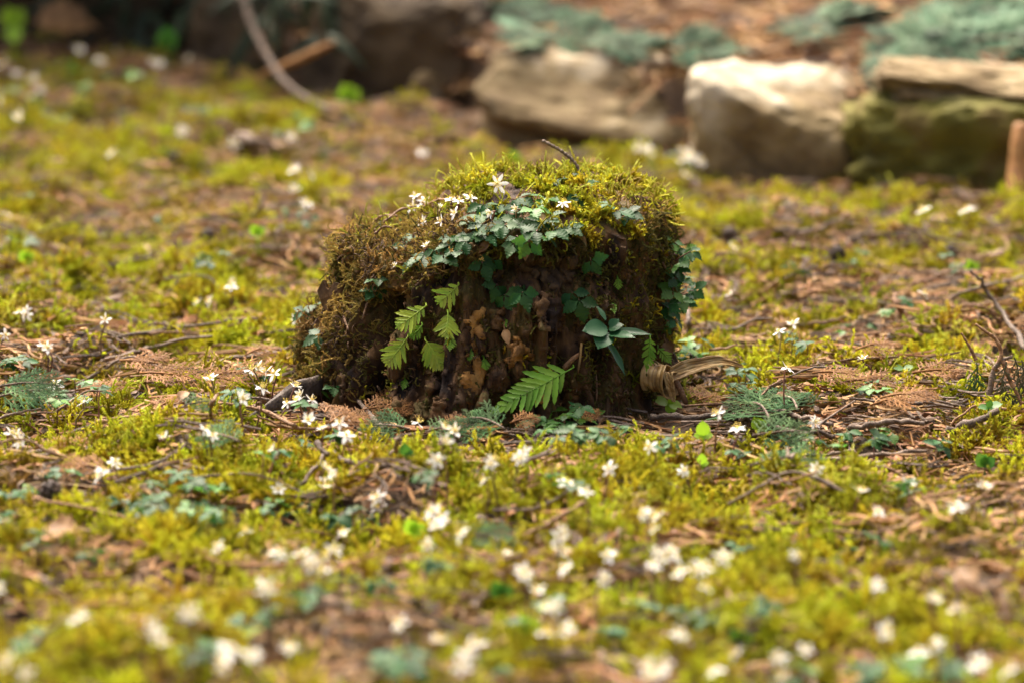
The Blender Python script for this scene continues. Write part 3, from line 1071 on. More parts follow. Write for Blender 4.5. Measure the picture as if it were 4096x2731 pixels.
GT = [(0, .02), (.12, .06), (.22, .15), (.30, .27), (.36, .33), (.40, .27), (.46, .34), (.53, .37), (.55, .28), (.62, .32), (.69, .30), (.71, .20), (.79, .22), (.86, .18), (.88, .09), (.95, .07), (1, .005)]
GT2 = [(0, .02), (.14, .08), (.25, .22), (.33, .36), (.40, .42), (.43, .33), (.50, .36), (.58, .33), (.60, .22), (.68, .25), (.76, .22), (.78, .13), (.88, .12), (1, .005)]
leaflets = [blade('leaflet', GT, M['leaf'], .10, .20, .015, 1), blade('leaflet', GT2, M['leaf'], .06, .12, .015, 2), blade('leaflet', GT, M['leaf'], .14, .30, .02, 3)]
leaflets_g = [blade('leaflet', GT, M['leaf_green'], .10, .20, .015, 1), blade('leaflet', GT2, M['leaf_green'], .08, .15, .015, 2)]
PET = [[(0, .03), (.1, .06), (.28, .13), (.5, .19), (.7, .19), (.86, .13), (.96, .05), (1, .004)], [(0, .03), (.15, .07), (.4, .14), (.65, .15), (.85, .10), (1, .004)], [(0, .03), (.1, .08), (.3, .18), (.55, .24), (.78, .20), (.92, .10), (1, .004)]]
petals = [blade('petal', PET[i % 3], M['petal'], .10, d, .0, i) for i, d in enumerate((.12, -.10, .25, .05, -.28, .18))]


def stamens_mesh(seed, n=14):
    r = random.Random(seed)
    mb = MB()
    for i in range(n):
        a = i * 2.4 + r.uniform(-.2, .2)
        el = r.uniform(.35, 1.15)
        d = Vector((math.cos(a) * math.cos(el), math.sin(a) * math.cos(el), math.sin(el)))
        Ln = r.uniform(.4, .72)
        e = d * Ln + Vector((0, 0, .1))
        mb.tube([Vector((0, 0, 0)), d * Ln * .6, e, e + d * .05, e + d * .13], [.012, .012, .014, .045, .02], 4)
    for i in range(6):                         # spoon-shaped yellow nectaries
        a = i * 1.05 + .4
        d = Vector((math.cos(a), math.sin(a), .5)).normalized()
        mb.tube([Vector((0, 0, 0)), d * .2, d * .3, d * .36], [.015, .02, .06, .02], 4)
    for i in range(8):                         # green carpels
        a = i * .785
        d = Vector((math.cos(a) * .5, math.sin(a) * .5, 1)).normalized()
        mb.tube([Vector((0, 0, -.02)), d * .22, d * .4], [.04, .05, .008], 4)
    return mb.mesh('stamens', M['stamen'])


stamens = [stamens_mesh(i) for i in range(4)]


def rvec(s):
    return Vector((random.uniform(-s, s), random.uniform(-s, s), random.uniform(-s, s)))


def flower(head, root, nrm, size, label, group, npet=None, openness=None, mat_stem=None):
    """a stalked flower: Empty at the root, stem, petals and stamens as parts"""
    k = npet or random.choice((5, 5, 5, 6, 6, 7))
    op = openness if openness is not None else random.choice((.05, .15, .3, .55, -.15))
    if group and not label.startswith(('strongly', 'blurred')):
        pw = {5: 'five-petalled ', 6: 'six-petalled ', 7: 'seven-petalled '}[k]
        room = 15 - len(label.split())
        label = label.replace('white flower', (pw if room > 0 else '') + ('' if room < 2 else 'cupped ' if op > .4 else 'spread ') + 'white flower')
    t = thing('white_flower', label, 'flower', root, group)
    h = head - root
    nrm = Vector(nrm).normalized()
    mb = MB()
    mid = h * .55 + Vector((random.uniform(-.004, .004), random.uniform(-.004, .004), .003))
    pts = smooth_path([Vector((0, 0, -.004)), mid, h - nrm * .004, h], 7)
    mb.tube(pts, [.0008, .0008, .0007, .0007, .0006, .0006, .0008], 5)
    obj('stem', mb.mesh('stem', mat_stem or M['stem']), t)
    a0 = random.uniform(0, 6.28)
    ref = nrm.cross(Vector((.3, .5, .8))).normalized()
    for i in range(k):
        a = a0 + 2 * math.pi * i / k + random.uniform(-.15, .15)
        d = Quaternion(nrm, a) @ ref
        e = op + random.uniform(-.2, .2)
        x = d * math.cos(e) + nrm * math.sin(e)
        z = nrm * math.cos(e) - d * math.sin(e)
        s = size * .5 * random.uniform(.88, 1.12)
        m = frame(h, x, z) @ Matrix.Diagonal((s, s * .86, s, 1))
        obj('petal', random.choice(petals), t, m)
    s = size * .5
    m = frame(h + nrm * .0006, ref, nrm) @ Matrix.Diagonal((s * .85, s * .85, s * .85, 1))
    obj('stamens', random.choice(stamens), t, m)
    return t


def trileaf(P, root, xdir, nrm, L, label, group, fresh=False, name='goldthread_leaf', five=False):
    """a leaf of three (or five) toothed leaflets on a stalk"""
    t = thing(name, label, 'leaf', root, group)
    h = P - root
    mb = MB()
    pts = smooth_path([Vector((0, 0, 0)), h * .55 + Vector((0, 0, .002)) + rvec(.0015), h], 6)
    mb.tube(pts, [.0006, .0006, .0005, .0005, .0005, .0005], 4)
    obj('stalk', mb.mesh('stalk', M['stem']), t)
    xdir, nrm = Vector(xdir).normalized(), Vector(nrm).normalized()
    B = frame(h, xdir, nrm)
    angs = (-72, -36, 0, 36, 72) if five else (-68, 0, 68)
    for a in angs:
        q = math.radians(a + random.uniform(-8, 8))
        s = L * (1.0 if a == 0 else .88) * random.uniform(.9, 1.1)
        mm = B @ Matrix.Rotation(q, 4, 'Z') @ Matrix.Translation((.0012, 0, 0)) @ Matrix.Rotation(random.uniform(-.25, .3), 4, 'Y') @ Matrix.Rotation(random.uniform(-.25, .25), 4, 'X') @ Matrix.Diagonal((s, s, s, 1))
        obj('leaflet', random.choice(leaflets_g if fresh else leaflets), t, mm)
    return t


# ------------------------------------------------------------------ plants on the stump
TRIO = 'white flower in the tight trio above the low shoulder of the stump'
ROW = 'white flower in the row of three at the upper edge of the dark leaves'
LOOSE = 'small white flower among dry moss and dark leaves on the stump shoulder'
for (px, py, lab, grp, sz, nr_, op) in [
    (1662, 787, TRIO, 'trio of flowers on the stump', .0128, (-.3, -.3, .9), .25), (1697, 806, TRIO, 'trio of flowers on the stump', .0145, (.1, -.55, .75), -.1), (1651, 832, TRIO, 'trio of flowers on the stump', .0140, (-.3, -.6, .6), .1),
    (1806, 803, ROW, 'row of flowers on the stump', .0125, (-.1, -.25, 1), .2), (1834, 805, ROW, 'row of flowers on the stump', .012, (.1, -.3, .9), .2), (1880, 791, ROW, 'row of flowers on the stump', .0145, (.25, -.5, .8), .05),
    (1762, 832, 'half-open white bud between the trio and the row of flowers', None, .008, (.1, -.2, 1), .95),
    (1822, 853, LOOSE, 'loose flowers on the stump shoulder', .0125, (-.6, -.6, .4), .2), (1693, 889, LOOSE, 'loose flowers on the stump shoulder', .0125, (-.4, -.6, .6), .3), (1767, 885, LOOSE, 'loose flowers on the stump shoulder', .0125, (-.7, -.4, .5), .4), (1705, 987, LOOSE, 'loose flowers on the stump shoulder', .0095, (-.3, -.4, .9), .7),
    (1992, 737, 'largest white flower, six petals, standing highest on the stump', None, .0185, (-.25, -.95, .15), .0),
    (1965, 850, 'drooping white flower half hidden behind the dark leaves', None, .0125, (-.6, -.5, -.1), .6), (2070, 838, 'cup-shaped white flower leaning out of the dark leaves', None, .0135, (-.8, -.4, .3), .75), (2252, 814, 'lone white flower with spread stamens in the bright crown moss', None, .0135, (-.1, -.3, .95), -.25),
    (1576, 1066, 'small yellowish flower on the brown mossy flank of the stump', None, .0085, (0, -.5, .8), .9)]:
    p, n = shit(px, py + 45)
    r = ray(px, py)
    t = (p - CAM).dot(r) - .006
    head = CAM + r * t
    root = p - n * .003
    flower(head, root, nr_, sz, lab, grp, npet=6 if sz > .018 else None, openness=op)

RIM = 'dark glossy three-part leaf in the leafy fringe over the stump brow'
RIMG = 'leafy fringe of the stump brow'
FACE = 'blue-green three-part leaf hanging against the bare front of the stump'
FACEG = 'leaves on the bare stump front'
FLANK = 'dark green leaf in the dense tuft on the mossy flank by the curled straw leaf'
FLANKG = 'leaf tuft on the stump flank'
SHO = 'dark leaf nestled in the dry moss of the low stump shoulder'
SHOG = 'leaves in the dry moss'
CRO = 'glossy leaf poking out of the bright crown moss'
CROG = 'leaves in the crown moss'
fr_leaves = []
for (x, y) in [(1000, 572), (1018, 585), (1040, 562), (1052, 575), (1070, 555), (1078, 540), (1090, 528), (1112, 535), (1140, 522), (1062, 540), (1100, 492), (1125, 478), (1150, 470), (1165, 490), (1190, 545), (1215, 520), (1232, 532), (1245, 512), (1180, 502), (1280, 520), (1255, 545), (1130, 508), (1085, 508), (1205, 500), (1160, 518), (1262, 500), (1225, 480), (975, 588), (955, 596), (1035, 545), (1110, 515), (1300, 522), (1270, 530), (1110, 470), (1190, 480)]:
    fr_leaves.append((x, y, RIM, RIMG, .0125, .9))
for (x, y) in [(1215, 556), (1180, 560), (1132, 596), (1142, 655), (1158, 678), (1196, 658), (1200, 672), (1357, 598), (1314, 672), (1330, 690), (1108, 605)]:
    fr_leaves.append((x, y, FACE, FACEG, .0128, .45))
for (x, y) in [(1528, 538), (1542, 556), (1560, 572), (1572, 578), (1538, 585), (1552, 600), (1558, 622), (1568, 640), (1540, 640), (1576, 676), (1560, 690), (1548, 712), (1538, 735), (1524, 750), (1566, 660), (1530, 610), (1545, 668), (1520, 700), (1555, 610), (1548, 575), (1575, 690), (1582, 668)]:
    fr_leaves.append((x, y, FLANK, FLANKG, .0135, .35))
for (x, y) in [(862, 640), (858, 668), (868, 655), (905, 506), (890, 512), (925, 520), (950, 540), (935, 565), (700, 715), (722, 700), (735, 770), (765, 885)]:
    fr_leaves.append((x, y, SHO, SHOG, .0115, .8))
for (x, y) in [(1275, 415), (1300, 412), (1215, 425), (1420, 485), (1400, 470), (1440, 492), (1330, 455), (1190, 455), (1255, 455), (1335, 420)]:
    fr_leaves.append((x, y, CRO, CROG, .0115, 1.3))
for (x, y, lab, grp, L, upw) in fr_leaves:
    px, py = x * K, y * K
    if grp == FLANKG:
        px += random.uniform(-10, 25)
    p, n = shit(px, py)
    r = ray(px, py)
    t = (p - CAM).dot(r) - (random.uniform(.008, .018) if grp != FLANKG else random.uniform(.004, .02))
    P = CAM + r * t
    out = Vector((n.x, n.y, 0))
    out = out.normalized() if out.length > .2 else Vector((0, -1, 0))
    xd = (out + Vector((random.uniform(-.9, .9), random.uniform(-.4, .2), -.35 if upw < 1 else .05))).normalized()
    if grp == FACEG:
        xd = Vector((random.uniform(-.5, .6), -.4, -.8))
    nm = (Vector((0, 0, upw)) + out * .55 + Vector((random.uniform(-.3, .3), -.25, 0))).normalized()
    root = p - n * .003 + Vector((0, 0, -.004))
    trileaf(P, root, xd, nm, L * (1.0 if grp == FLANKG else 1.2) * random.uniform(.8, 1.2), lab, grp, fresh=(grp == FLANKG and random.random() < .45) or (x, y) in ((1215, 556), (1225, 480), (1255, 455)))


# ferns on the stump face ------------------------------------------------------
PIN = [(0, .15), (.08, .18), (.2, .21), (.27, .18), (.34, .22), (.46, .23), (.52, .18), (.60, .22), (.72, .20), (.77, .14), (.86, .15), (.94, .09), (1, .004)]
pinnae = [blade('leaflet', PIN, M['fern'], .10, .10, .01, 5), blade('leaflet', PIN, M['fern'], .05, -.05, .015, 6)]
pinnae_d = [blade('leaflet', PIN, M['fern_dark'], .10, .10, .01, 5), blade('leaflet', PIN, M['fern_dark'], .05, -.05, .015, 6)]


def fern(base, tip, facing, width, npair, label, root, dark=False, bare=.12, group=None, wide_at=.35):
    """a frond: Empty at its root; rachis and separate leaflets"""
    base, tip, root = Vector(base), Vector(tip), Vector(root)
    t = thing('fern_frond', label, 'fern', root, group)
    ax = (tip - base)
    Ln = ax.length
    x = ax.normalized()
    z = Vector(facing)
    z = (z - x * z.dot(x)).normalized()
    yv = z.cross(x)
    b = base - root
    mats = M['fern_dark'] if dark else M['fern']
    mb = MB()

    def pos(k):
        return b + ax * k + z * (.10 * Ln * math.sin(k * 2.4)) + yv * (.04 * Ln * math.sin(k * 3))
    mb.tube([Vector((0, 0, 0)), b * .6 + Vector((0, 0, .002)), b] + [pos(i / 8) for i in range(1, 9)], [.0007] * 4 + [.0006] * 4 + [.0004] * 3, 4)
    rac = obj('rachis', mb.mesh('rachis', mats), t)
    pool = pinnae_d if dark else pinnae
    npair = npair + 2
    for i in range(npair):
        k = bare + (1 - bare) * i / npair
        env = (k / wide_at) ** .5 if k < wide_at else ((1 - k) / (1 - wide_at)) ** .75
        s = width * max(env, .12) * random.uniform(.92, 1.08)
        for sd in (-1, 1):
            q = math.radians(random.uniform(50, 64) - 22 * k)
            d = x * math.cos(q) + yv * math.sin(q) * sd
            m = frame(pos(k + (.02 if sd > 0 else 0)), d, z + d * random.uniform(-.2, .2)) @ Matrix.Diagonal((s * 1.12, max(s * .55, 1.45 * Ln / npair), s, 1))
            obj('leaflet', random.choice(pool), rac, m)
    m = frame(pos(.93), x, z) @ Matrix.Diagonal((Ln * .16, Ln * .12, Ln * .16, 1))
    obj('leaflet', pool[0], rac, m)
    return t


def stump_fern(bx, by, tx, ty, width_px, npair, label, dark=False, off=.012, face=(0, -.85, .5), **kw):
    pb, nb = shit(bx, by)
    r1 = ray(bx, by)
    tb = (pb - CAM).dot(r1) - off
    P = CAM + r1 * tb
    pt, _ = shit(tx, ty)
    r2 = ray(tx, ty)
    t2 = min((pt - CAM).dot(r2) - off, tb - .002)
    Q = CAM + r2 * t2
    return fern(P, Q, face, width_px * .00021, npair, label, pb - nb * .002, dark, **kw)


stump_fern(1836, 1138, 1752, 1214, 64, 3, 'topmost small yellow-green fern frond on the stump front', face=(.1, -.9, .4), wide_at=.45)
stump_fern(1706, 1222, 1590, 1310, 66, 5, 'yellow-green fern frond with one browned lobe beside the dark split', face=(-.2, -.9, .4), wide_at=.45)
stump_fern(1792, 1250, 1780, 1352, 62, 5, 'bright fern frond hanging straight down beside the long ochre strip', face=(0, -.9, .4), wide_at=.4)
stump_fern(1632, 1346, 1546, 1455, 72, 6, 'broad pale green fern frond overlapping the dark split in the wood', face=(-.1, -.95, .3), wide_at=.45)
stump_fern(1700, 1358, 1766, 1476, 76, 8, 'largest bright fern frond on the stump front, its tip pointing at the ground', face=(0, -.9, .45), wide_at=.35)
stump_fern(1800, 1335, 1798, 1402, 32, 4, 'small dull fern frond tucked beneath the bright hanging frond', dark=True, face=(0, -.95, .3), off=.006)
stump_fern(1690, 1300, 1640, 1350, 40, 3, 'shadowed green fern frond under the browned-lobe frond', dark=True, face=(0, -.95, .3), off=.005)
stump_fern(2295, 1468, 1980, 1648, 112, 9, 'large deep green fern frond sprawling from the stump foot over the hollow', dark=True, off=.02, face=(.1, -.75, .75), wide_at=.25)
stump_fern(2600, 1345, 2585, 1475, 42, 5, 'small soft green fern frond hanging beside the blue-green broadleaf plant', dark=True, off=.016)
stump_fern(2630, 1390, 2680, 1452, 34, 4, 'short side frond next to the small soft green hanging fern', dark=True, off=.018)
for (x, y) in [(2000, 1262), (1885, 1395), (1935, 1430), (1620, 1510), (1730, 1520), (2440, 1210), (2470, 1110)]:
    stump_fern(x, y, x + random.uniform(-15, 25), y + 48, 24, 5, 'tiny grey-green feathery sprig clinging to the rotten wood', dark=True, off=.004, group='tiny sprigs on the stump front')


# broadleaf plant on the stump front -----------------------------------------
BRD = [(0, .03), (.06, .12), (.18, .26), (.35, .34), (.52, .35), (.68, .29), (.82, .19), (.92, .09), (1, .005)]
LNC = [(0, .03), (.1, .08), (.25, .13), (.45, .15), (.65, .13), (.82, .08), (.93, .04), (1, .004)]
brd = blade('leaf_blade', BRD, M['broad'], .10, .18, .012, 4)
lnc = blade('leaf_blade', LNC, M['broad'], .18, .12, .012, 5)
pc, ncn = shit(2425, 1330)
rc = ray(2425, 1330)
PC = CAM + rc * ((pc - CAM).dot(rc) - .030)
rootp = shit(2420, 1345)[0]
bp = thing('broadleaf_plant', 'blue-green smooth-leaved plant with long pointed leaves growing out of the stump front', 'plant', rootp)
mb = MB()
mb.tube(smooth_path([Vector((0, 0, 0)), (PC - rootp) * .5 + Vector((0, 0, -.004)), PC - rootp], 6), [.0016, .0016, .0015, .0014, .0013, .0012], 6)
obj('stem', mb.mesh('stem', M['broad']), bp)


def to_px(px, py, near=0.0):
    r = ray(px, py)
    return CAM + r * ((PC - CAM).dot(FWD) - near) / r.dot(FWD)


for (ax_, ay_, tx_, ty_, near, zf, wmul, me) in [
    (2428, 1315, 2335, 1312, .010, (-.1, -.7, .75), 1.25, brd), (2428, 1330, 2395, 1382, .016, (0, -.85, .5), 1.2, brd), (2422, 1280, 2388, 1217, -.006, (.5, -.8, .2), 1.0, lnc),
    (2440, 1330, 2605, 1324, .006, (0, -.5, .9), .95, lnc), (2434, 1338, 2535, 1338, .020, (.1, -.6, .8), 1.2, lnc), (2424, 1365, 2510, 1488, .014, (.75, -.75, .25), .85, lnc),
    (2440, 1310, 2476, 1275, .0, (.2, -.7, .7), 1.3, brd), (2436, 1318, 2490, 1292, .004, (-.1, -.5, .9), 1.3, brd)]:
    a, b = to_px(ax_, ay_, .0), to_px(tx_, ty_, near)
    d = b - a
    m = frame(a - rootp, d, zf) @ Matrix.Diagonal((d.length, d.length * wmul, d.length, 1))
    obj('leaf', me, bp, m)

# curled dead straw-coloured leaf beside the stump ---------------------------
cl = thing('curled_dry_leaf', 'large curled straw-coloured dead leaf lying beside the stump foot', 'leaf', on_ground(2700, 1580, 0))
bl = cl.location.copy()
DD = (on_ground(2690, 1580, .02) - CAM).dot(FWD)


def cpx(px, py, near=0.0):
    r = ray(px, py)
    return CAM + r * ((DD - near) / r.dot(FWD)) - bl


def ribbon(name, spine, widths, wdir, mat, parent, corr=.0004, seed=1, wn=19):
    """a limp strip: spine points, widths, direction across"""
    n = 40
    sp = smooth_path(spine, n)
    wd = smooth_path(wdir, n)
    v, f, tcol_ = [], [], []
    stripe = [random.random() ** 2 * .8 for _ in range(wn)]
    for i in range(n):
        k = i / (n - 1) * (len(widths) - 1)
        j = min(int(k), len(widths) - 2)
        ww = widths[j] * (1 - (k - j)) + widths[j + 1] * (k - j)
        d = wd[i].normalized()
        tn = (sp[min(i + 1, n - 1)] - sp[max(i - 1, 0)]).normalized()
        nn = tn.cross(d).normalized()
        for q in range(wn):
            u = q / (wn - 1) - .5
            tcol_.append(stripe[q])
            v.append(sp[i] + d * ww * u + nn * (corr * math.sin(q * 1.9 + seed) + .0012 * float(fbm(i * .25, q * .5, seed, 7, 2)) + .18 * ww * (u * u * 4)))
    for i in range(n - 1):
        for q in range(wn - 1):
            a = i * wn + q
            f.append((a, a + 1, a + wn + 1, a + wn))
    mb = MB()
    mb.add(v, f, tcol_)
    o = obj(name, mb.mesh(name, mat), parent)
    so = o.modifiers.new('thickness', 'SOLIDIFY')
    so.thickness = .0006
    return o


# the coil: loops over, back under, then the tip runs off to the right
coil = []
c0 = cpx(2628, 1518, .006)
e1 = Vector((.50, .86, 0)).normalized()
for i in range(13):
    a = math.radians(70 + i * 33)
    q = 1 - .035 * i
    coil.append(c0 - e1 * (.0125 * math.cos(a) * -1 * q) + Vector((0, 0, 1)) * (.0115 * math.sin(a) * q) + Vector((.0007, -.0004, 0)) * i)
ribbon('curl', [cpx(2705, 1500, -.004)] + coil, [.012, .017, .021, .022, .022, .020, .018, .014, .010], [Vector((.92, -.55, -.20))] * 4, M['straw'], cl, seed=2)
ribbon('tip', [cpx(2672, 1500, .012), cpx(2720, 1482, .006), cpx(2790, 1462, .0), cpx(2880, 1445, -.012), cpx(2970, 1468, -.02)], [.014, .016, .013, .010, .002], [Vector((.2, .45, .85)), Vector((0, .6, .8)), Vector((0, .8, .6))], M['straw'], cl, seed=3)
ribbon('torn_strip', [cpx(2672, 1490, .014), cpx(2680, 1530, .016), cpx(2690, 1570, .015), cpx(2697, 1605, .014)], [.010, .009, .006, .003], [Vector((1, -.5, .1))] * 3, M['straw'], cl, seed=4)
mb = MB()
mb.tube(smooth_path([cpx(2688, 1500, .006), cpx(2715, 1545, .008), cpx(2745, 1612, .006)], 8), [.0028, .0026, .0025, .0025, .0024, .0024, .0023, .0022], 6)
obj('leaf_stalk', mb.mesh('leaf_stalk', M['twig_red']), cl)

# ------------------------------------------------------------------ flowers on the ground
def gflower(x, y, label, group, size=None, hh=None, nodd=None):
    px, py = x * K, y * K
    h = hh or random.uniform(.026, .04)
    head = on_ground(px, py, h)
    rx_, ry_ = head.x + random.uniform(-.008, .008), head.y + random.uniform(-.006, .006)
    root = Vector((rx_, ry_, float(gh(rx_, ry_)) - .002))
    nrm = nodd or (random.uniform(-.8, .8), random.uniform(-1.0, .3), random.uniform(.25, 1))
    return flower(head, root, nrm, size or random.uniform(.0122, .0156), label, group)


FZ = [
    ('white flower at the stump foot between the dark root wedge and the orange dead sprays', 'flowers by the root wedge', [(600, 890), (556, 915), (678, 888), (683, 920), (707, 965), (740, 985), (780, 972), (795, 1000), (692, 905), (715, 918), (660, 925)]),
    ('white flower rising from the litter in front of the brown dead leaf', 'flowers before the dead leaf', [(960, 970), (1018, 983), (1045, 990), (1020, 1015), (1003, 1055)]),
    ('small sharp white flower in the shade between the large fern and the curled straw leaf', None, [(1413, 900)]),
    ('white flower beside the low leaf cluster past the root wedge', 'flowers past the root wedge', [(575, 850), (590, 845), (630, 858), (485, 870), (612, 852)]),
    ('white flower on the twiggy moss past the root wedge', 'flowers on the twiggy moss', [(537, 650), (530, 660), (455, 695), (482, 692), (242, 735), (45, 718), (60, 725), (12, 770), (98, 795), (680, 735), (192, 925), (128, 882), (378, 1005), (470, 985), (486, 1000), (630, 1030), (35, 1000), (25, 995), (48, 1012), (60, 712), (110, 800)]),
    ('slightly blurred white flower in the moss just before the stump', 'flowers in the near moss', [(263, 1060), (228, 1095), (235, 1080), (748, 1075), (755, 1105), (765, 1090), (748, 1120), (1125, 1065), (1195, 1050), (1205, 1040), (1112, 1105), (868, 1140), (872, 1165), (860, 1150), (995, 1175), (1005, 1205), (985, 1250), (1060, 1225), (1345, 1130), (1300, 1110), (1400, 1075), (1570, 1080), (1480, 1180), (1510, 1190), (1500, 1215), (1493, 1025), (565, 1220), (790, 1225), (640, 1125), (1875, 1085), (1012, 1190), (2085, 1110), (1975, 1130), (2200, 1165), (2260, 1120), (1130, 1055), (1875, 1075)]),
    ('strongly blurred white flower in the thick foreground moss', 'flowers in the foreground moss', [(1160, 1275), (1285, 1235), (1285, 1262), (1290, 1222), (1200, 1315), (1205, 1322), (1300, 1305), (500, 1255), (640, 1270), (690, 1275), (705, 1290), (725, 1285), (755, 1275), (765, 1262), (745, 1310), (720, 1300), (608, 1345), (612, 1352), (180, 1420), (345, 1438), (358, 1455), (370, 1475), (428, 1410), (440, 1402), (510, 1515), (525, 1490), (518, 1528), (580, 1505), (665, 1490), (925, 1440), (920, 1430), (1010, 1470), (1075, 1505), (1095, 1480), (1060, 1530), (1080, 1490), (1235, 1358), (1255, 1400), (1250, 1455), (1300, 1445), (1275, 1395), (1515, 1285), (1540, 1265), (1500, 1300), (1525, 1275), (1550, 1280), (1510, 1268), (1385, 1330), (1400, 1275), (1565, 1315), (1620, 1350), (1660, 1280), (1600, 1310), (1615, 1305), (2015, 1175), (1830, 1275), (2015, 1345), (2140, 1380), (2145, 1375), (2205, 1400), (2195, 1405), (1560, 1455), (1490, 1530), (1515, 1545), (1530, 1525), (1500, 1555), (1640, 1540), (1850, 1495), (1790, 1510), (2030, 1455), (2150, 1480), (2320, 1540), (2250, 1525), (1800, 1555), (2035, 1440), (2110, 1500), (1690, 1500), (0, 1350), (20, 1520), (60, 1545)]),
    ('white flower among twigs on the curled straw leaf side of the stump', 'flowers on the straw leaf side', [(1680, 678), (1790, 762), (1822, 745), (2138, 752), (2120, 675), (1982, 825), (1808, 845), (1683, 568), (1650, 948), (1695, 985), (1870, 968)]),
    ('blurred white flower on the open moss between the stump and the pale wall stones', 'flowers before the pale stones', [(2120, 485), (2221, 482), (1530, 475)]),
    ('blurred white flower in the dense clump beside the upright squarish stone', 'clump by the squarish stone', [(1470, 338), (1488, 342), (1500, 358), (1565, 345), (1578, 358), (1592, 362), (1606, 372), (1575, 405), (1570, 368), (1585, 350)]),
    ('blurred white flower in the group of four on the moss behind the low shoulder', 'group of four behind the stump', [(675, 392), (717, 400), (678, 437), (703, 468)]),
    ('blurred lone white flower on the far moss in front of the dark boulder', 'lone far flowers', [(418, 300), (430, 306), (537, 330), (260, 352), (668, 318), (970, 352)]),
    ('blurred white flower on the rise below the dark shrub', 'flowers below the shrub', [(438, 135), (352, 142), (365, 148), (10, 143), (4, 150), (175, 110), (185, 115), (270, 120), (40, 170), (115, 240), (5, 232), (45, 270), (230, 140), (95, 205), (75, 180)]),
]
for lab, grp, pts in FZ:
    for (x, y) in pts:
        far = grp in ('lone far flowers', 'flowers below the shrub', 'clump by the squarish stone', 'flowers before the pale stones', 'group of four behind the stump')
        if grp in ('flowers in the foreground moss', 'flowers in the near moss', 'flowers on the twiggy moss'):
            dm = min(math.hypot(x - a, (y - b)) for a, b in pts if (a, b) != (x, y))
            fl = lab.replace('white flower', 'white flower standing alone' if dm > 48 else 'white flower in a close cluster')
        else:
            fl = lab
        gflower(x, y, fl, grp, size=random.uniform(.016, .020) if far else None, hh=.012 if lab.startswith('small sharp') else None)

# ------------------------------------------------------------------ leaves on the ground


def gleaf(x, y, label, group, L=.012, fresh=False, h=None, tilt=.35):
    px, py = x * K, y * K
    h = h or random.uniform(.018, .031)
    P = on_ground(px, py, h)
    rx_, ry_ = P.x + random.uniform(-.006, .006), P.y + random.uniform(-.004, .008)
    root = Vector((rx_, ry_, float(gh(rx_, ry_)) - .002))
    a = random.uniform(0, 6.28)
    n = Vector((random.uniform(-tilt, tilt), random.uniform(-tilt, tilt) - .12, 1))
    return trileaf(P, root, (math.cos(a), math.sin(a), -.1), n, L * random.uniform(.8, 1.25), label, group, fresh, five=random.random() < .25)


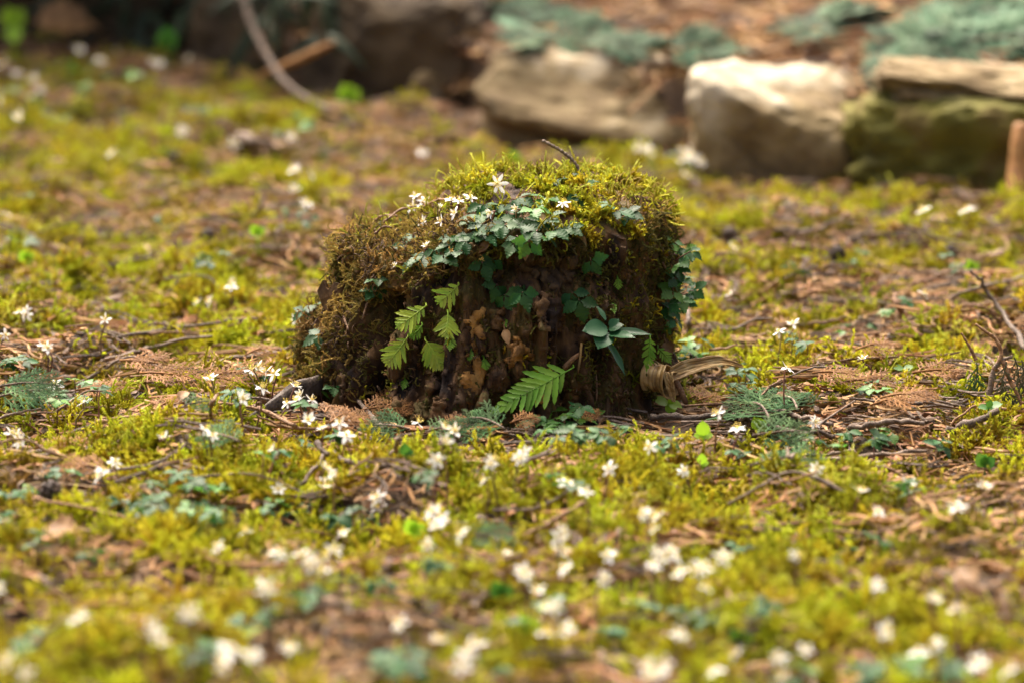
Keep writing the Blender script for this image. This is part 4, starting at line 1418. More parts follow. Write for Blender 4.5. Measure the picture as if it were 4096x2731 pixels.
LZ = [
    ('glossy toothed leaf in the patch beside the flat green cypress spray', 'leaves by the flat spray', [(95, 890, 6, 30), (190, 895, 7, 35), (150, 912, 4, 30), (50, 820, 3, 20), (20, 828, 3, 20), (225, 885, 4, 20)]),
    ('toothed leaf spreading low over the litter past the root wedge', 'leaves past the root wedge', [(545, 905, 8, 25), (590, 860, 4, 22), (560, 845, 3, 20), (770, 1000, 3, 20), (740, 900, 3, 12), (690, 930, 4, 18)]),
    ('pale-sheened toothed leaf in the rosette before the large fern', 'leaves before the large fern', [(1270, 985, 9, 28), (1345, 992, 5, 26), (1425, 980, 4, 25), (1240, 960, 3, 18), (1330, 930, 5, 25), (1290, 945, 3, 20)]),
    ('dark toothed leaf in the cover behind the curled straw leaf', 'leaves behind the straw leaf', [(1590, 810, 6, 28), (1640, 830, 5, 28), (1700, 850, 4, 25), (1620, 790, 4, 25), (1560, 805, 3, 15), (1690, 880, 3, 20), (1800, 770, 4, 25), (1830, 790, 3, 25)]),
    ('toothed leaf in the moss just before the stump, edged by twigs', 'leaves in the near moss', [(430, 1100, 6, 30), (470, 1110, 4, 25), (340, 1110, 2, 15), (130, 1085, 3, 25), (290, 1155, 5, 30), (360, 1150, 4, 30), (450, 1170, 5, 40), (510, 1170, 4, 25), (640, 1160, 4, 35), (720, 1165, 6, 40), (800, 1175, 5, 30), (860, 1180, 4, 25), (640, 1030, 4, 40), (25, 1130, 4, 25), (20, 1180, 3, 20), (1550, 1010, 4, 30), (1950, 985, 5, 40), (2020, 1000, 4, 35), (2160, 1010, 4, 40), (2090, 1110, 4, 25), (2010, 890, 4, 25), (1850, 1010, 3, 30), (1700, 1045, 3, 30), (980, 1090, 3, 30), (1290, 1110, 3, 30)]),
    ('strongly blurred green leaf low in the foreground moss', 'leaves in the foreground moss', [(480, 1480, 6, 40), (560, 1440, 5, 40), (880, 1530, 6, 40), (950, 1510, 6, 40), (700, 1370, 6, 45), (1130, 1540, 4, 30), (850, 1335, 4, 40), (1480, 1390, 3, 30), (1620, 1400, 6, 45), (1720, 1390, 5, 40), (1850, 1540, 6, 40), (2000, 1545, 7, 45), (2100, 1530, 7, 45), (2200, 1530, 6, 40), (1700, 1250, 3, 30), (1980, 1225, 4, 35), (1000, 1290, 3, 30), (640, 1400, 5, 40), (240, 1280, 4, 40), (100, 1230, 3, 40), (1250, 1380, 3, 25), (1400, 1450, 3, 30), (60, 1470, 4, 30), (1180, 1420, 3, 25)]),
    ('blurred leaf on the open moss between the stump and the pale wall stones', 'leaves before the pale stones', [(1590, 385, 6, 30), (1500, 370, 4, 25), (1560, 370, 4, 20), (1820, 610, 3, 30), (1760, 640, 3, 30), (1990, 600, 3, 40), (2180, 600, 3, 40), (1960, 750, 3, 40), (2050, 700, 3, 40)]),
    ('blurred leaf on the far moss behind the low shoulder of the stump', 'leaves behind the stump', [(430, 250, 5, 25), (470, 245, 3, 20), (680, 275, 4, 30), (740, 350, 3, 20), (660, 480, 3, 20), (30, 545, 4, 30), (60, 450, 3, 25), (460, 590, 3, 30), (720, 510, 3, 20), (380, 340, 2, 20), (640, 300, 2, 20), (500, 580, 3, 30), (390, 520, 2, 30)]),
    ('blurred leaf on the rise below the dark shrub', 'leaves below the shrub', [(220, 140, 6, 40), (150, 160, 5, 35), (80, 230, 5, 35), (300, 170, 4, 30), (30, 210, 4, 30), (130, 260, 4, 40), (280, 250, 3, 30), (220, 200, 4, 35)]),
]
cover = MB()
for lab, grp, cl_ in LZ:
    for (x, y, n, rad_) in cl_:
        for q_ in range(n):
            lx, ly = x + random.gauss(0, rad_ * .6), y + random.gauss(0, rad_ * .28)
            if q_ < max(1, round(n * .42)):
                fr_ = random.random() < (.22 if y > 300 else .5)
                lb = lab.replace('leaf', 'yellow-green leaf' if fr_ else 'deep green leaf', 1) if not lab.startswith(('dark', 'strongly')) else lab.replace('strongly blurred green', 'strongly blurred ' + ('bright grass-green' if fr_ else 'dark bluish-green')).replace('dark toothed', 'fresh green toothed' if fr_ else 'dark toothed')
                gleaf(lx, ly, lb, grp, L=random.uniform(.010, .0145), fresh=fr_)
            else:                                # the smaller, uncountable rest of the leaf cover
                P = on_ground(lx * K, ly * K, random.uniform(.013, .025))
                a0 = random.uniform(0, 6.28)
                nv_ = Vector((random.uniform(-.35, .35), random.uniform(-.45, .2), 1))
                B = frame(P, (math.cos(a0), math.sin(a0), -.1), nv_)
                for a in (-68, 0, 68):
                    sL = random.uniform(.008, .012)
                    mm = B @ Matrix.Rotation(math.radians(a), 4, 'Z') @ Matrix.Rotation(random.uniform(-.25, .3), 4, 'Y') @ Matrix.Diagonal((sL, sL, sL, 1))
                    me = random.choice(leaflets)
                    cover.add([mm @ v.co for v in me.vertices], [tuple(p_.vertices) for p_ in me.polygons])
o = obj('leaf_cover', cover.mesh('leaf_cover', M['leaf']))
o['kind'] = 'stuff'
GRN = 'fresh green maple-like leaf standing in the shade at the stump foot'
for (x, y) in [(1280, 930), (1305, 925), (1262, 945), (1270, 960), (1345, 925), (1380, 940), (1295, 905), (1240, 930), (1370, 915), (1325, 955), (1040, 940), (1055, 950), (1030, 930)]:
    gleaf(x, y, GRN, 'fresh leaves at the stump foot', L=.0165, fresh=True, h=.018, tilt=.5)


# ------------------------------------------------------------------ seedlings
def seedling(x, y, label, leaves, mat, hh=.02, group=None):
    """upright seedling: leaves = list of (dx px, dy px, length m, facing, round?)"""
    px, py = x * K, y * K
    top = on_ground(px, py, hh)
    root = Vector((top.x, top.y, float(gh(top.x, top.y)) - .003))
    t = thing('seedling', label, 'seedling', root, group)
    mb = MB()
    mb.tube(smooth_path([Vector((0, 0, 0)), (top - root) * .5 + Vector((.001, 0, 0)), top - root], 5), [.0007] * 5, 5)
    obj('stem', mb.mesh('stem', mat), t)
    for (dx, dy, L, fc) in leaves:
        d = RGT * dx + UPV * dy - FWD * .3
        m = frame(top - root, d, fc) @ Matrix.Diagonal((L, L * 1.25, L, 1))
        obj('leaf', bpy.data.meshes['lime_blade'] if mat is M['lime'] else bpy.data.meshes['fresh_blade'], t, m)
    return t


blade('lime_blade', BRD, M['lime'], .08, .1, .01, 1)
blade('fresh_blade', BRD, M['leaf_green'], .08, .1, .01, 2)
seedling(1615, 1000, 'lime-green seedling with one large round leaf upright above two small ones', [(-.05, 1, .0125, (0, -1, .3)), (-1, .1, .008, (0, -.8, .7)), (1, .15, .008, (0, -.8, .7))], M['lime'], .014)
seedling(1535, 925, 'yellow-green starry seedling by the end of the curled straw leaf', [(-1, .3, .014, (0, -.5, .9)), (1, -.3, .013, (0, -.5, .9)), (.4, -.9, .011, (0, -.8, .5)), (.6, .6, .009, (0, -.6, .8))], M['lime'], .014)
seedling(1612, 1065, 'small lime seedling in moss below the large round-leaved one', [(0, 1, .009, (0, -1, .3)), (1, .2, .006, (0, -.8, .6))], M['lime'], .012)
seedling(2270, 935, 'green seedling with a flat pair of leaves at the dead branch', [(-1, .1, .009, (0, -.5, 1)), (1, .35, .012, (0, -.5, 1)), (.2, .6, .007, (0, -.7, .7))], M['leaf_green'], .018)
seedling(2075, 845, 'green seedling with a tufted top on the moss near the dead branch', [(-1, .1, .010, (0, -.5, 1)), (1, .1, .010, (0, -.5, 1)), (.2, -.5, .008, (0, -.7, .7))], M['leaf_green'], .016)
seedling(930, 1045, 'small bright green seedling behind the leaning twig stub', [(0, 1, .010, (0, -1, .3)), (.7, .4, .008, (0, -.8, .6))], M['leaf_green'], .012)
seedling(800, 235, 'blurred bright green sprout at the foot of the dark boulder', [(-.3, 1, .026, (0, -1, .3)), (.6, .7, .024, (0, -.9, .4)), (-.9, .4, .02, (0, -.8, .5)), (.2, 1, .024, (.3, -1, .2))], M['lime'], .03)
seedling(385, 110, 'tall thin sprout rising in front of the dark shrub', [(0, 1, .03, (.2, -1, .2)), (-.4, .8, .024, (0, -1, .3)), (.5, .6, .02, (0, -1, .3))], M['leaf_green'], .05)
seedling(30, 60, 'blurred lime sprout at the far edge of the dark shrub', [(-.3, 1, .03, (0, -1, .3)), (.5, .8, .03, (0, -1, .3)), (.1, -.6, .03, (0, -1, .2))], M['lime'], .05)
for i, (x, y) in enumerate([(2165, 395), (590, 540), (1340, 375), (1180, 368), (20, 480), (60, 600), (1150, 1370), (1210, 1450), (1700, 1480), (2230, 620), (1130, 1555), (950, 1225), (2260, 1070), (1745, 985), (330, 1195)]):
    seedling(x, y, 'small bright sprout with a few upright leaves dotted in the moss', [(-.5, 1, .012, (0, -1, .4)), (.7, .6, .011, (0, -.9, .5)), (.1, .9, .010, (.3, -.9, .4))], M['lime'] if i % 2 else M['leaf_green'], .014, 'sprouts dotted in the moss')


# ------------------------------------------------------------------ twigs
def twig(pts, r0, r1, label, mat, group=None, knots=True, side=()):
    """pts in world space, root end first; side = child twiglets"""
    base = Vector(pts[0])
    t = thing('twig', label, 'twig', base, group) if side else None
    P = smooth_path([Vector(p) - base for p in pts], max(8, 5 * len(pts)))
    n = len(P)
    seed = random.random() * 50
    P = [p + Vector((float(fbm(i * .5, seed, 0, 3, 2)), float(fbm(i * .5, seed, 5, 3, 2)), float(fbm(i * .5, seed, 9, 3, 2)))) * r0 * 1.1 for i, p in enumerate(P)]
    R = [(r0 + (r1 - r0) * i / (n - 1)) * (1 + (.35 if knots and random.random() < .2 else 0) + random.uniform(-.08, .08)) for i in range(n)]
    mb = MB()
    mb.tube(P, R, 6)
    if not side:
        o = obj('twig', mb.mesh('twig', mat))
        o.location = base
        return tag(o, label, 'twig', group)
    obj('branch', mb.mesh('branch', mat), t)
    for s in side:
        mb = MB()
        q = [Vector(p) - base for p in s]
        mb.tube(smooth_path(q, 7), [r0 * .6 * (1 - .1 * i) for i in range(7)], 5)
        obj('twiglet', mb.mesh('twiglet', mat), t)
    return t


def gp(lst, h=.012):
    return [on_ground(a[0], a[1], a[2] if len(a) > 2 else h) for a in lst]


twig(gp([(2600, 1672), (2750, 1667, .014), (2920, 1667, .016), (3040, 1690, .016), (3130, 1715, .016), (3270, 1732, .015), (3420, 1745, .014), (3560, 1752, .01)]), .0026, .0015, 'long dark wavy twig lying across in front of the green cypress fan', M['twig'], side=[gp([(3250, 1725, .015), (3300, 1680, .02), (3420, 1600, .024)])])
twig(gp([(2915, 1660, .02), (3050, 1655, .022), (3150, 1650, .022), (3240, 1672, .020), (3330, 1700, .016)]), .0024, .0016, 'grey knobbly twig crossing the lower edge of the green cypress fan', M['twig'])
twig(gp([(3390, 1715, .014), (3480, 1698, .016), (3580, 1682, .018), (3700, 1695, .016)]), .0022, .0017, 'short grey twig with a gentle arch on the moss near the dead branch', M['twig'])
twig(gp([(3790, 1725, .008), (3890, 1690, .014), (3990, 1640, .022)]), .0030, .0024, 'thick greyish twig sloping up towards the dead branch', M['twig'])
twig([on_ground(4110, 1400, .02), on_ground(4096, 1375, .025), at_depth(4010, 1262, .18), at_depth(3955, 1175, .2), at_depth(3915, 1110, .2), at_depth(3883, 1080, .2)], .0028, .0011, 'bare brown twig arching up in a thin curve above the moss', M['twig'])
twig(gp([(2770, 1360, .006), (2865, 1312, .016), (2920, 1318, .018), (3010, 1285, .022), (3093, 1272, .026)]), .0024, .0011, 'wavy dark twig reaching out from behind the leafy flank of the stump', M['twig'])
twig(gp([(2750, 1350), (2870, 1345), (3050, 1362), (3160, 1355)], .010), .0020, .0014, 'straight brown twig lying behind the wavy dark one', M['twig_red'])
twig(gp([(2752, 1240, .032), (2755, 1300, .016), (2752, 1372, .0)]), .0022, .0020, 'short pale grey twig standing upright behind the leafy flank', M['twig'])
twig(gp([(2500, 1478, .035), (2540, 1540, .02), (2600, 1590, .014)]), .0012, .0018, 'thin brown twig leaning on the stump below the broadleaf plant', M['twig'])
twig(gp([(1405, 1575, .020), (1440, 1610, .020), (1490, 1665, .018), (1540, 1715, .014)]), .0014, .0020, 'knobbly grey-brown twig leaning among the orange dead sprays', M['twig'])
twig(gp([(1190, 1555, .018), (1290, 1570, .02), (1400, 1595, .016), (1450, 1600, .014), (1500, 1585, .014), (1545, 1565, .016)]), .0008, .0006, 'thin straw-coloured stalk drooping along the stump foot', M['straw'])
twig(gp([(410, 1440, .006), (520, 1410, .014), (620, 1385, .018), (720, 1360, .022), (850, 1345, .016)]), .0019, .0012, 'dark curved twig arching over the moss in line with the low shoulder', M['twig'])
twig(gp([(850, 1465, .01), (920, 1435, .014), (1050, 1415, .016), (1160, 1390, .018)]), .0022, .0014, 'grey twig sloping up to the mossy flank behind the root wedge', M['twig'])
twig(gp([(265, 1345, .01), (370, 1355, .012), (500, 1345, .012), (700, 1310, .014), (960, 1280, .016), (1030, 1275, .014)]), .0020, .0012, 'long thin brown twig lying level behind the curved dark twig', M['twig'])
twig(gp([(0, 862, .01), (90, 895, .016), (170, 940, .01)]), .0042, .0030, 'blurred pale stick on the moss far behind the flat cypress spray', M['twig'])
twig(gp([(1265, 1770, .025), (1330, 1820, .014), (1420, 1850, .014), (1560, 1860, .014)]), .0026, .0018, 'dark twig dipping through the near moss before the brown dead leaf', M['twig'])
twig(gp([(1190, 1955, .008), (1240, 1900, .016), (1290, 1820, .026)]), .0018, .0014, 'thin grey twig rising out of the near moss beside the dark dipping twig', M['twig'])
twig(gp([(1575, 1830, .01), (1585, 1780, .022), (1595, 1745, .032)]), .0020, .0014, 'pale twig stub standing upright in the near moss', M['twig'])
twig(gp([(1700, 1850, .012), (1800, 1835, .014), (1880, 1850, .012)]), .0018, .0014, 'short brown twig half sunk in the near moss', M['twig'])
twig(gp([(3270, 1835, .008), (3500, 1825, .012), (3700, 1800, .012)]), .0020, .0014, 'thin twig lying level in front of the arched grey twig', M['twig'])
twig(gp([(3200, 1800, .02), (3160, 1830, .02), (3150, 1790, .03)]), .0018, .0012, 'hooked pale twig sticking up beside the thin level twig', M['twig'])
twig(gp([(3190, 1180, .006), (3280, 1160, .014), (3420, 1140, .016)]), .0032, .0022, 'pale brown stick with a bend lying on the moss behind the curled straw leaf', M['twig_red'])
twig(gp([(3580, 1175, .03), (3600, 1240, .014), (3610, 1260, .006)]), .0026, .0030, 'short tan twig standing in the moss before the pale wall stones', M['twig_red'])
twig(gp([(3560, 1460, .006), (3570, 1400, .02), (3575, 1370, .026)]), .0012, .0010, 'thin upright brown stalk beside the bright moss hummock', M['twig_red'])
twig(gp([(3560, 1345, .008), (3750, 1345, .01), (3950, 1330, .014), (4080, 1310, .014)]), .0022, .0016, 'long reddish twig lying behind the dead branch', M['twig_red'])
twig(gp([(4090, 1110, .01), (3920, 1150, .012), (3780, 1200, .012)]), .0018, .0012, 'thin dark twig slanting behind the arching bare twig', M['twig'])
twig(gp([(1010, 870, .008), (1040, 820, .024), (1060, 780, .036)]), .0026, .0018, 'blurred grey twig pointing up behind the stump shoulder', M['twig'])
twig(gp([(960, 545, .01), (1020, 560, .014), (1110, 590, .01)]), .006, .004, 'blurred pale stick on the far moss near the dark boulder', M['twig'])
twig(gp([(580, 990, .01), (650, 1070, .012), (720, 1110, .008)]), .0030, .0022, 'pale stick lying behind the mossy hummock', M['twig_red'])
twig(gp([(860, 1690, .004), (840, 1640, .02), (855, 1600, .03), (870, 1575, .034)][::-1]), .0012, .0016, 'slim dark brown stalk standing beside the root wedge', M['twig_red'])
# the beaded twig on the crown
p, n = shit(2330, 740)
tb = [p + Vector((0, 0, -.004)), p + Vector((-.004, .006, .014)), p + Vector((-.016, .010, .026)), p + Vector((-.034, .012, .036))]
mb = MB()
pp = smooth_path([q - tb[0] for q in tb], 44)
mb.tube(pp, [.0013 + (.0007 if i % 3 == 0 else 0) for i in range(43)] + [.0006], 6)
o = obj('twig', mb.mesh('twig', M['twig']))
o.location = tb[0]
tag(o, 'beaded grey-brown twig sticking up out of the crown moss of the stump', 'twig')
for (a, b) in (((1660, 860), (1830, 838)), ((1480, 872), (1660, 858)), ((1500, 965), (1565, 958)), ((1480, 900), (1590, 915))):
    q1, q2 = shit(*a)[0] + Vector((0, 0, .006)), shit(*b)[0] + Vector((0, 0, .010))
    twig([q1, lerp(q1, q2, .5) + Vector((0, 0, .003)), q2], .0011, .0008, 'thin reddish stalk lying on the dry moss of the stump shoulder', M['twig_red'], 'stalks on the stump shoulder')
# loose twigs
for zone, lab, grp, n_, y0, y1, x0, x1 in (('n', 'thin brown twig scattered in the near moss before the stump', 'twigs in the near moss', 16, 1020, 1250, 0, 2352), ('f', 'blurred brown twig sunk in the foreground moss', 'twigs in the foreground moss', 10, 1260, 1540, 0, 2352), ('l', 'thin brown twig lying on the moss of the root wedge side', 'twigs on the root wedge side', 24, 560, 1000, 0, 690), ('r', 'thin brown twig lying on the moss of the straw leaf side', 'twigs on the straw leaf side', 30, 520, 1000, 1620, 2352), ('b', 'blurred brown twig on the far moss behind the stump', 'twigs behind the stump', 20, 250, 540, 0, 2352)):
    for _ in range(n_):
        x, y = random.uniform(x0, x1), random.uniform(y0, y1)
        if zone == 'b' and y < 200 + x * .12:
            y = 240 + x * .13 + random.uniform(0, 140)
        c = on_ground(x * K, y * K, .012)
        a = random.uniform(-.6, .6) + (math.pi if random.random() < .5 else 0)
        Ln = random.uniform(.03, .09) * (1.3 if zone == 'b' else 1)
        d = Vector((math.cos(a), math.sin(a), 0))
        s = Vector((-d.y, d.x, 0)) * random.uniform(-.2, .2) * Ln
        q = [c - d * Ln * .5, c + s, c + d * Ln * .5]
        for v in q:
            v.z = float(gh(v.x, v.y)) + random.uniform(.011, .021)
        rr = random.uniform(.0008, .0017) * (1.5 if zone == 'b' else 1)
        twig(q, rr, rr * .6, lab, M['twig'] if random.random() < .4 else M['twig_red'], grp)

# dark root wedge ----------------------------------------------------------------
mb = MB()
rp = gp([(960, 1698, .0), (1010, 1672, .008), (1070, 1640, .014), (1130, 1605, .020), (1200, 1570, .026), (1290, 1540, .026), (1350, 1520, .026)])
base = rp[0].copy()
P = smooth_path([q - base for q in rp], 26)
vv, ff = [], []
for i, q in enumerate(P):
    k = i / 25
    wd = .003 + .008 * min(k * 2.2, 1)
    hg = .0015 + .0085 * min(k * 1.6, 1)
    for a in range(12):
        an = 2 * math.pi * a / 12
        rr = 1 + .35 * float(fbm(i * .3, a * .9, 2, 88, 3)) + .22 * math.sin(a * 3)
        vv.append(q + UPV * math.sin(an) * hg * rr + (FWD * -.8 + UPV * .2) * math.cos(an) * wd * rr)
for i in range(25):
    for a in range(12):
        u, v_ = i * 12 + a, i * 12 + (a + 1) % 12
        ff.append((u, v_, v_ + 12, u + 12))
ff.append(tuple(range(12)))
mb.add(vv, ff)
o = obj('root_wedge', mb.mesh('root_wedge', M['root']))
o.location = base
tag(o, 'dark weathered wedge of root wood sloping up to the stump foot', 'root')


# ------------------------------------------------------------------ cypress sprays
def branchlet_mesh(seed, mat, n=9, L=1.0, fat=1.0):
    """flat scale-leaf branchlet of unit length along +x, in the xy plane"""
    r = random.Random(seed)
    mb = MB()
    pts = [Vector((L * i / 10, .05 * math.sin(i * .5 + seed), -.06 * (i / 10) ** 2)) for i in range(11)]
    mb.tube(pts, [(.016 + .007 * (i % 2)) * fat for i in range(10)] + [.006], 4, cap=False, flat=.5)
    for i in range(n):
        k = .12 + .8 * i / n
        c = Vector((L * k, .05 * math.sin(k * 5 + seed), -.06 * k * k))
        s = 1 if i % 2 else -1
        ll = .34 * (1 - .72 * k) * r.uniform(.85, 1.15) + .05
        an = math.radians(r.uniform(36, 48)) * s
        d = Vector((math.cos(an), math.sin(an), r.uniform(-.15, .1)))
        q = [c + d * ll * j / 4 + Vector((.02 * j * j / 16, 0, 0)) for j in range(5)]
        mb.tube(q, [.013 * fat, .019 * fat, .015 * fat, .018 * fat, .006], 4, cap=False, flat=.5)
        if ll > .2:
            for j in (1, 2, 3):
                e = c + d * ll * j / 4
                a2 = an + math.radians(38) * (1 if j % 2 else -1)
                d2 = Vector((math.cos(a2), math.sin(a2), 0))
                mb.tube([e, e + d2 * ll * .2, e + d2 * ll * .34], [.011 * fat, .014 * fat, .005], 4, cap=False, flat=.5)
    return mb.mesh('branchlet', mat, smooth=False)


BL = {k: [branchlet_mesh(i, M[k], 8) for i in range(3)] for k in ('spray', 'spray_dead', 'spray_dull')}
M['conifer'] = pmat('conifer_green', [(.04, .085, .04), (.075, .13, .07), (.12, .18, .11)], 40, .65, rnd=.6, spec=.15, trans=.1, hue=.03)
BL['conifer'] = [branchlet_mesh(i, M['conifer'], 10, fat=2.2) for i in range(3)]


def spray(base, direction, nrm, size, kind, label, npair=7, group=None, spread=48, name='cypress_spray'):
    t = thing(name, label, 'spray', base, group)
    B = frame((0, 0, 0), direction, nrm)
    mb = MB()
    bend = random.uniform(-.12, .12)

    def pos(k):
        return B @ Vector((size * k, size * bend * math.sin(k * 2.5), size * (-.10 * k * k + .06 * math.sin(k * 3))))
    mb.tube([pos(i / 8) for i in range(9)], [size * .014 * (1 - .7 * i / 8) + .0004 for i in range(9)], 5)
    stm = obj('stem', mb.mesh('stem', M['twig'] if kind != 'spray_dead' else M['spray_dead']), t)
    for i in range(npair):
        k = .08 + .82 * i / npair
        for s in (-1, 1):
            q = math.radians(spread + random.uniform(-6, 6) - 18 * k) * s
            ll = size * (.62 * (1 - k) ** .8 + .14) * random.uniform(.85, 1.1)
            m = Matrix.Translation(pos(k + .03 * (s > 0))) @ B @ Matrix.Rotation(q, 4, 'Z') @ Matrix.Rotation(random.uniform(-.1, .22), 4, 'Y') @ Matrix.Rotation(random.uniform(-.25, .25), 4, 'X') @ Matrix.Diagonal((ll, ll, ll, 1))
            obj('branchlet', random.choice(BL[kind]), stm, m)
    m = Matrix.Translation(pos(.9)) @ B @ Matrix.Diagonal((size * .22, size * .22, size * .22, 1))
    obj('branchlet', BL[kind][0], stm, m)
    return t


def gspray(px, py, ang, size, kind, label, h=.014, tilt=(0, -.25), **kw):
    c = on_ground(px, py, h + .011)
    d = Vector((math.cos(ang), math.sin(ang), .08))
    return spray(c, d, Vector((tilt[0], tilt[1], 1)), size, kind, label, **kw)


gspray(2960, 1680, .9, .085, 'spray', 'large fan of grey-green cypress foliage beyond the long dark twig', h=.010, tilt=(-.15, -.55), npair=8)
gspray(3080, 1680, 1.9, .070, 'spray', 'second grey-green cypress fan overlapping the large one', h=.014, tilt=(.1, -.5))
gspray(3190, 1640, 1.9, .055, 'spray', 'dark tip of cypress foliage at the edge of the large fan', h=.014, tilt=(.1, -.5))
gspray(3010, 1740, .4, .050, 'spray', 'shaded cypress piece tucked under the long dark twig', h=.010, tilt=(.0, -.6))
gspray(3000, 1860, .15, .055, 'spray', 'blurred grey-green cypress piece in the moss before the long dark twig', h=.012)
gspray(-20, 1590, .25, .055, 'spray', 'flat frosty-green cypress spray lying by the glossy leaf patch', h=.012, tilt=(0, -.5))
gspray(-10, 1545, .1, .05, 'spray', 'upper flat cypress spray behind the frosty-green one', h=.014, tilt=(0, -.4))
gspray(735, 1620, .9, .026, 'spray', 'tiny pale cypress sprig before the root wedge', h=.012, tilt=(0, -.7), npair=5)
gspray(960, 1765, 2.5, .040, 'spray', 'pale grey-green cypress sprig pointing away from the root wedge', h=.012, tilt=(0, -.5))
gspray(400, 2085, .1, .065, 'spray', 'dark green cypress branch lying level in the near moss', h=-.003, tilt=(0, -.35))
gspray(640, 2100, .05, .045, 'spray', 'end piece of cypress lying beside the level dark green branch', h=-.002, tilt=(0, -.3))
gspray(1800, 2150, .2, .045, 'spray', 'blurred cypress sprig among white flowers in the foreground moss', h=.004)
gspray(1640, 1715, 2.9, .038, 'spray', 'small dark fern-like cypress spray under the brown dead leaf', h=.010, tilt=(0, -.6))
gspray(2020, 1715, 2.6, .045, 'spray', 'yellowish-green cypress spray in the shade before the large fern', h=.012, tilt=(0, -.7))
gspray(1700, 1725, .2, .03, 'spray', 'small dark cypress spray end in front of the dead leaf', h=.010, tilt=(0, -.6))
for i, (x, y, a, s) in enumerate([(1320, 1690, 1.0, .034), (1350, 1680, .7, .03), (1300, 1650, 1.4, .026), (1480, 1610, .3, .03), (1530, 1590, 2.4, .028), (1520, 1640, .1, .028), (1440, 1640, .4, .03), (1770, 1690, .5, .022), (2040, 1690, .3, .024), (2760, 1590, 1.1, .03), (2790, 1600, .8, .026), (2310, 1660, .4, .02)]):
    gspray(x, y, a, s, 'spray_dead', 'orange-brown dead cypress sprig in the litter at the stump foot', h=.010, tilt=(0, -.8), npair=5, group='dead sprigs at the stump foot', spread=38)
for i, (x, y, a, s) in enumerate([(480, 1440, -.4, .05), (560, 1490, -.3, .05), (690, 1530, .1, .05), (840, 1500, .2, .05), (140, 1790, .6, .04), (430, 1880, 2.8, .04), (3360, 1530, .1, .045), (3520, 1590, -.3, .045), (3480, 1620, .4, .04), (3250, 1490, -.4, .04), (3420, 1400, .2, .04), (3650, 1490, .3, .04), (300, 1560, .2, .04), (620, 1640, .9, .035), (980, 1420, .9, .04)]):
    gspray(x, y, a, s, 'spray_dead', 'brown dead cypress sprig lying in the mossy litter away from the stump', h=.012, tilt=(0, -.4), npair=5, group='dead sprigs in the moss', spread=34)

# dead branch leaning at the right ------------------------------------------------
db = on_ground(3945, 1660, .0)
t = thing('dead_branch', 'upright dead branch with dull hanging cypress foliage and bare brown tips', 'branch', db)


def dpx(px, py, near=0.0):
    r = ray(px, py)
    return CAM + r * (((db - CAM).dot(FWD) - near) / r.dot(FWD)) - db


for pl, r0 in (([(3935, 1660), (3960, 1560), (3975, 1480), (4010, 1440), (4050, 1425)], .0030), ([(3975, 1480), (4005, 1420), (3985, 1360), (3940, 1325), (3902, 1297)], .0020), ([(4010, 1440), (4040, 1520), (4075, 1590), (4090, 1640)], .0022), ([(3950, 1600), (3990, 1570), (4040, 1565)], .0016), ([(3905, 1440), (3880, 1390), (3845, 1332)], .0016)):
    mb = MB()
    q = smooth_path([dpx(a, b) for a, b in pl], 16)
    mb.tube(q, [r0 * (1 - .55 * i / 15) * (1.25 if i % 3 == 0 else 1) for i in range(16)], 6)
    obj('stem', mb.mesh('stem', M['twig_red'] if r0 < .0025 else M['twig']), t)
for (a, b, an, s, kd) in [(4050, 1430, -1.2, .030, 'spray_dull'), (4020, 1445, -1.6, .036, 'spray_dull'), (4080, 1440, -1.4, .034, 'spray_dull'), (4000, 1520, -1.0, .030, 'spray_dull'), (4060, 1530, -1.5, .030, 'spray_dull'), (4085, 1580, -1.9, .028, 'spray_dull'), (4020, 1590, -.8, .026, 'spray_dull'), (4050, 1600, -1.3, .024, 'spray_dull'), (3900, 1450, -1.5, .034, 'spray'), (3905, 1500, -1.4, .026, 'spray'), (3915, 1540, -1.3, .024, 'spray'), (3890, 1500, -1.8, .02, 'spray')]:
    d = RGT * math.cos(an) + UPV * math.sin(an)
    m = frame(dpx(a, b, random.uniform(-.01, .012)), d, -FWD + RGT * random.uniform(-.5, .5)) @ Matrix.Diagonal((s, s, s, 1))
    obj('foliage', random.choice(BL[kd]), t, m)


# ------------------------------------------------------------------ cones
def cone(px, py, size, label, group=None):
    c = on_ground(px, py, size * .45)
    mb = MB()
    n = 26
    for i in range(n):
        zz = 1 - 2 * (i + .5) / n
        a = i * 2.39996
        rr = math.sqrt(1 - zz * zz)
        d = Vector((rr * math.cos(a), rr * math.sin(a), zz))
        u = d.cross(Vector((.2, .3, 1))).normalized()
        v_ = d.cross(u)
        R0, R1 = .52 * size, .5 * size
        ring_ = [d * R0 + (u * math.cos(2 * math.pi * k / 6) + v_ * math.sin(2 * math.pi * k / 6)) * size * .155 for k in range(6)]
        inn = [d * (R0 * .55) + (u * math.cos(2 * math.pi * k / 6) + v_ * math.sin(2 * math.pi * k / 6)) * size * .10 for k in range(6)]
        mb.add(ring_ + inn + [d * (R0 * 1.10)], [(k, (k + 1) % 6, 12) for k in range(6)] + [((k + 1) % 6, k, 6 + k, 6 + (k + 1) % 6) for k in range(6)])
    o = obj('cypress_cone', mb.mesh('cypress_cone', M['cone'], smooth=False))
    o.location = c
    o.rotation_euler = (random.random(), random.random(), random.random() * 6)
    return tag(o, label, 'cone', group)


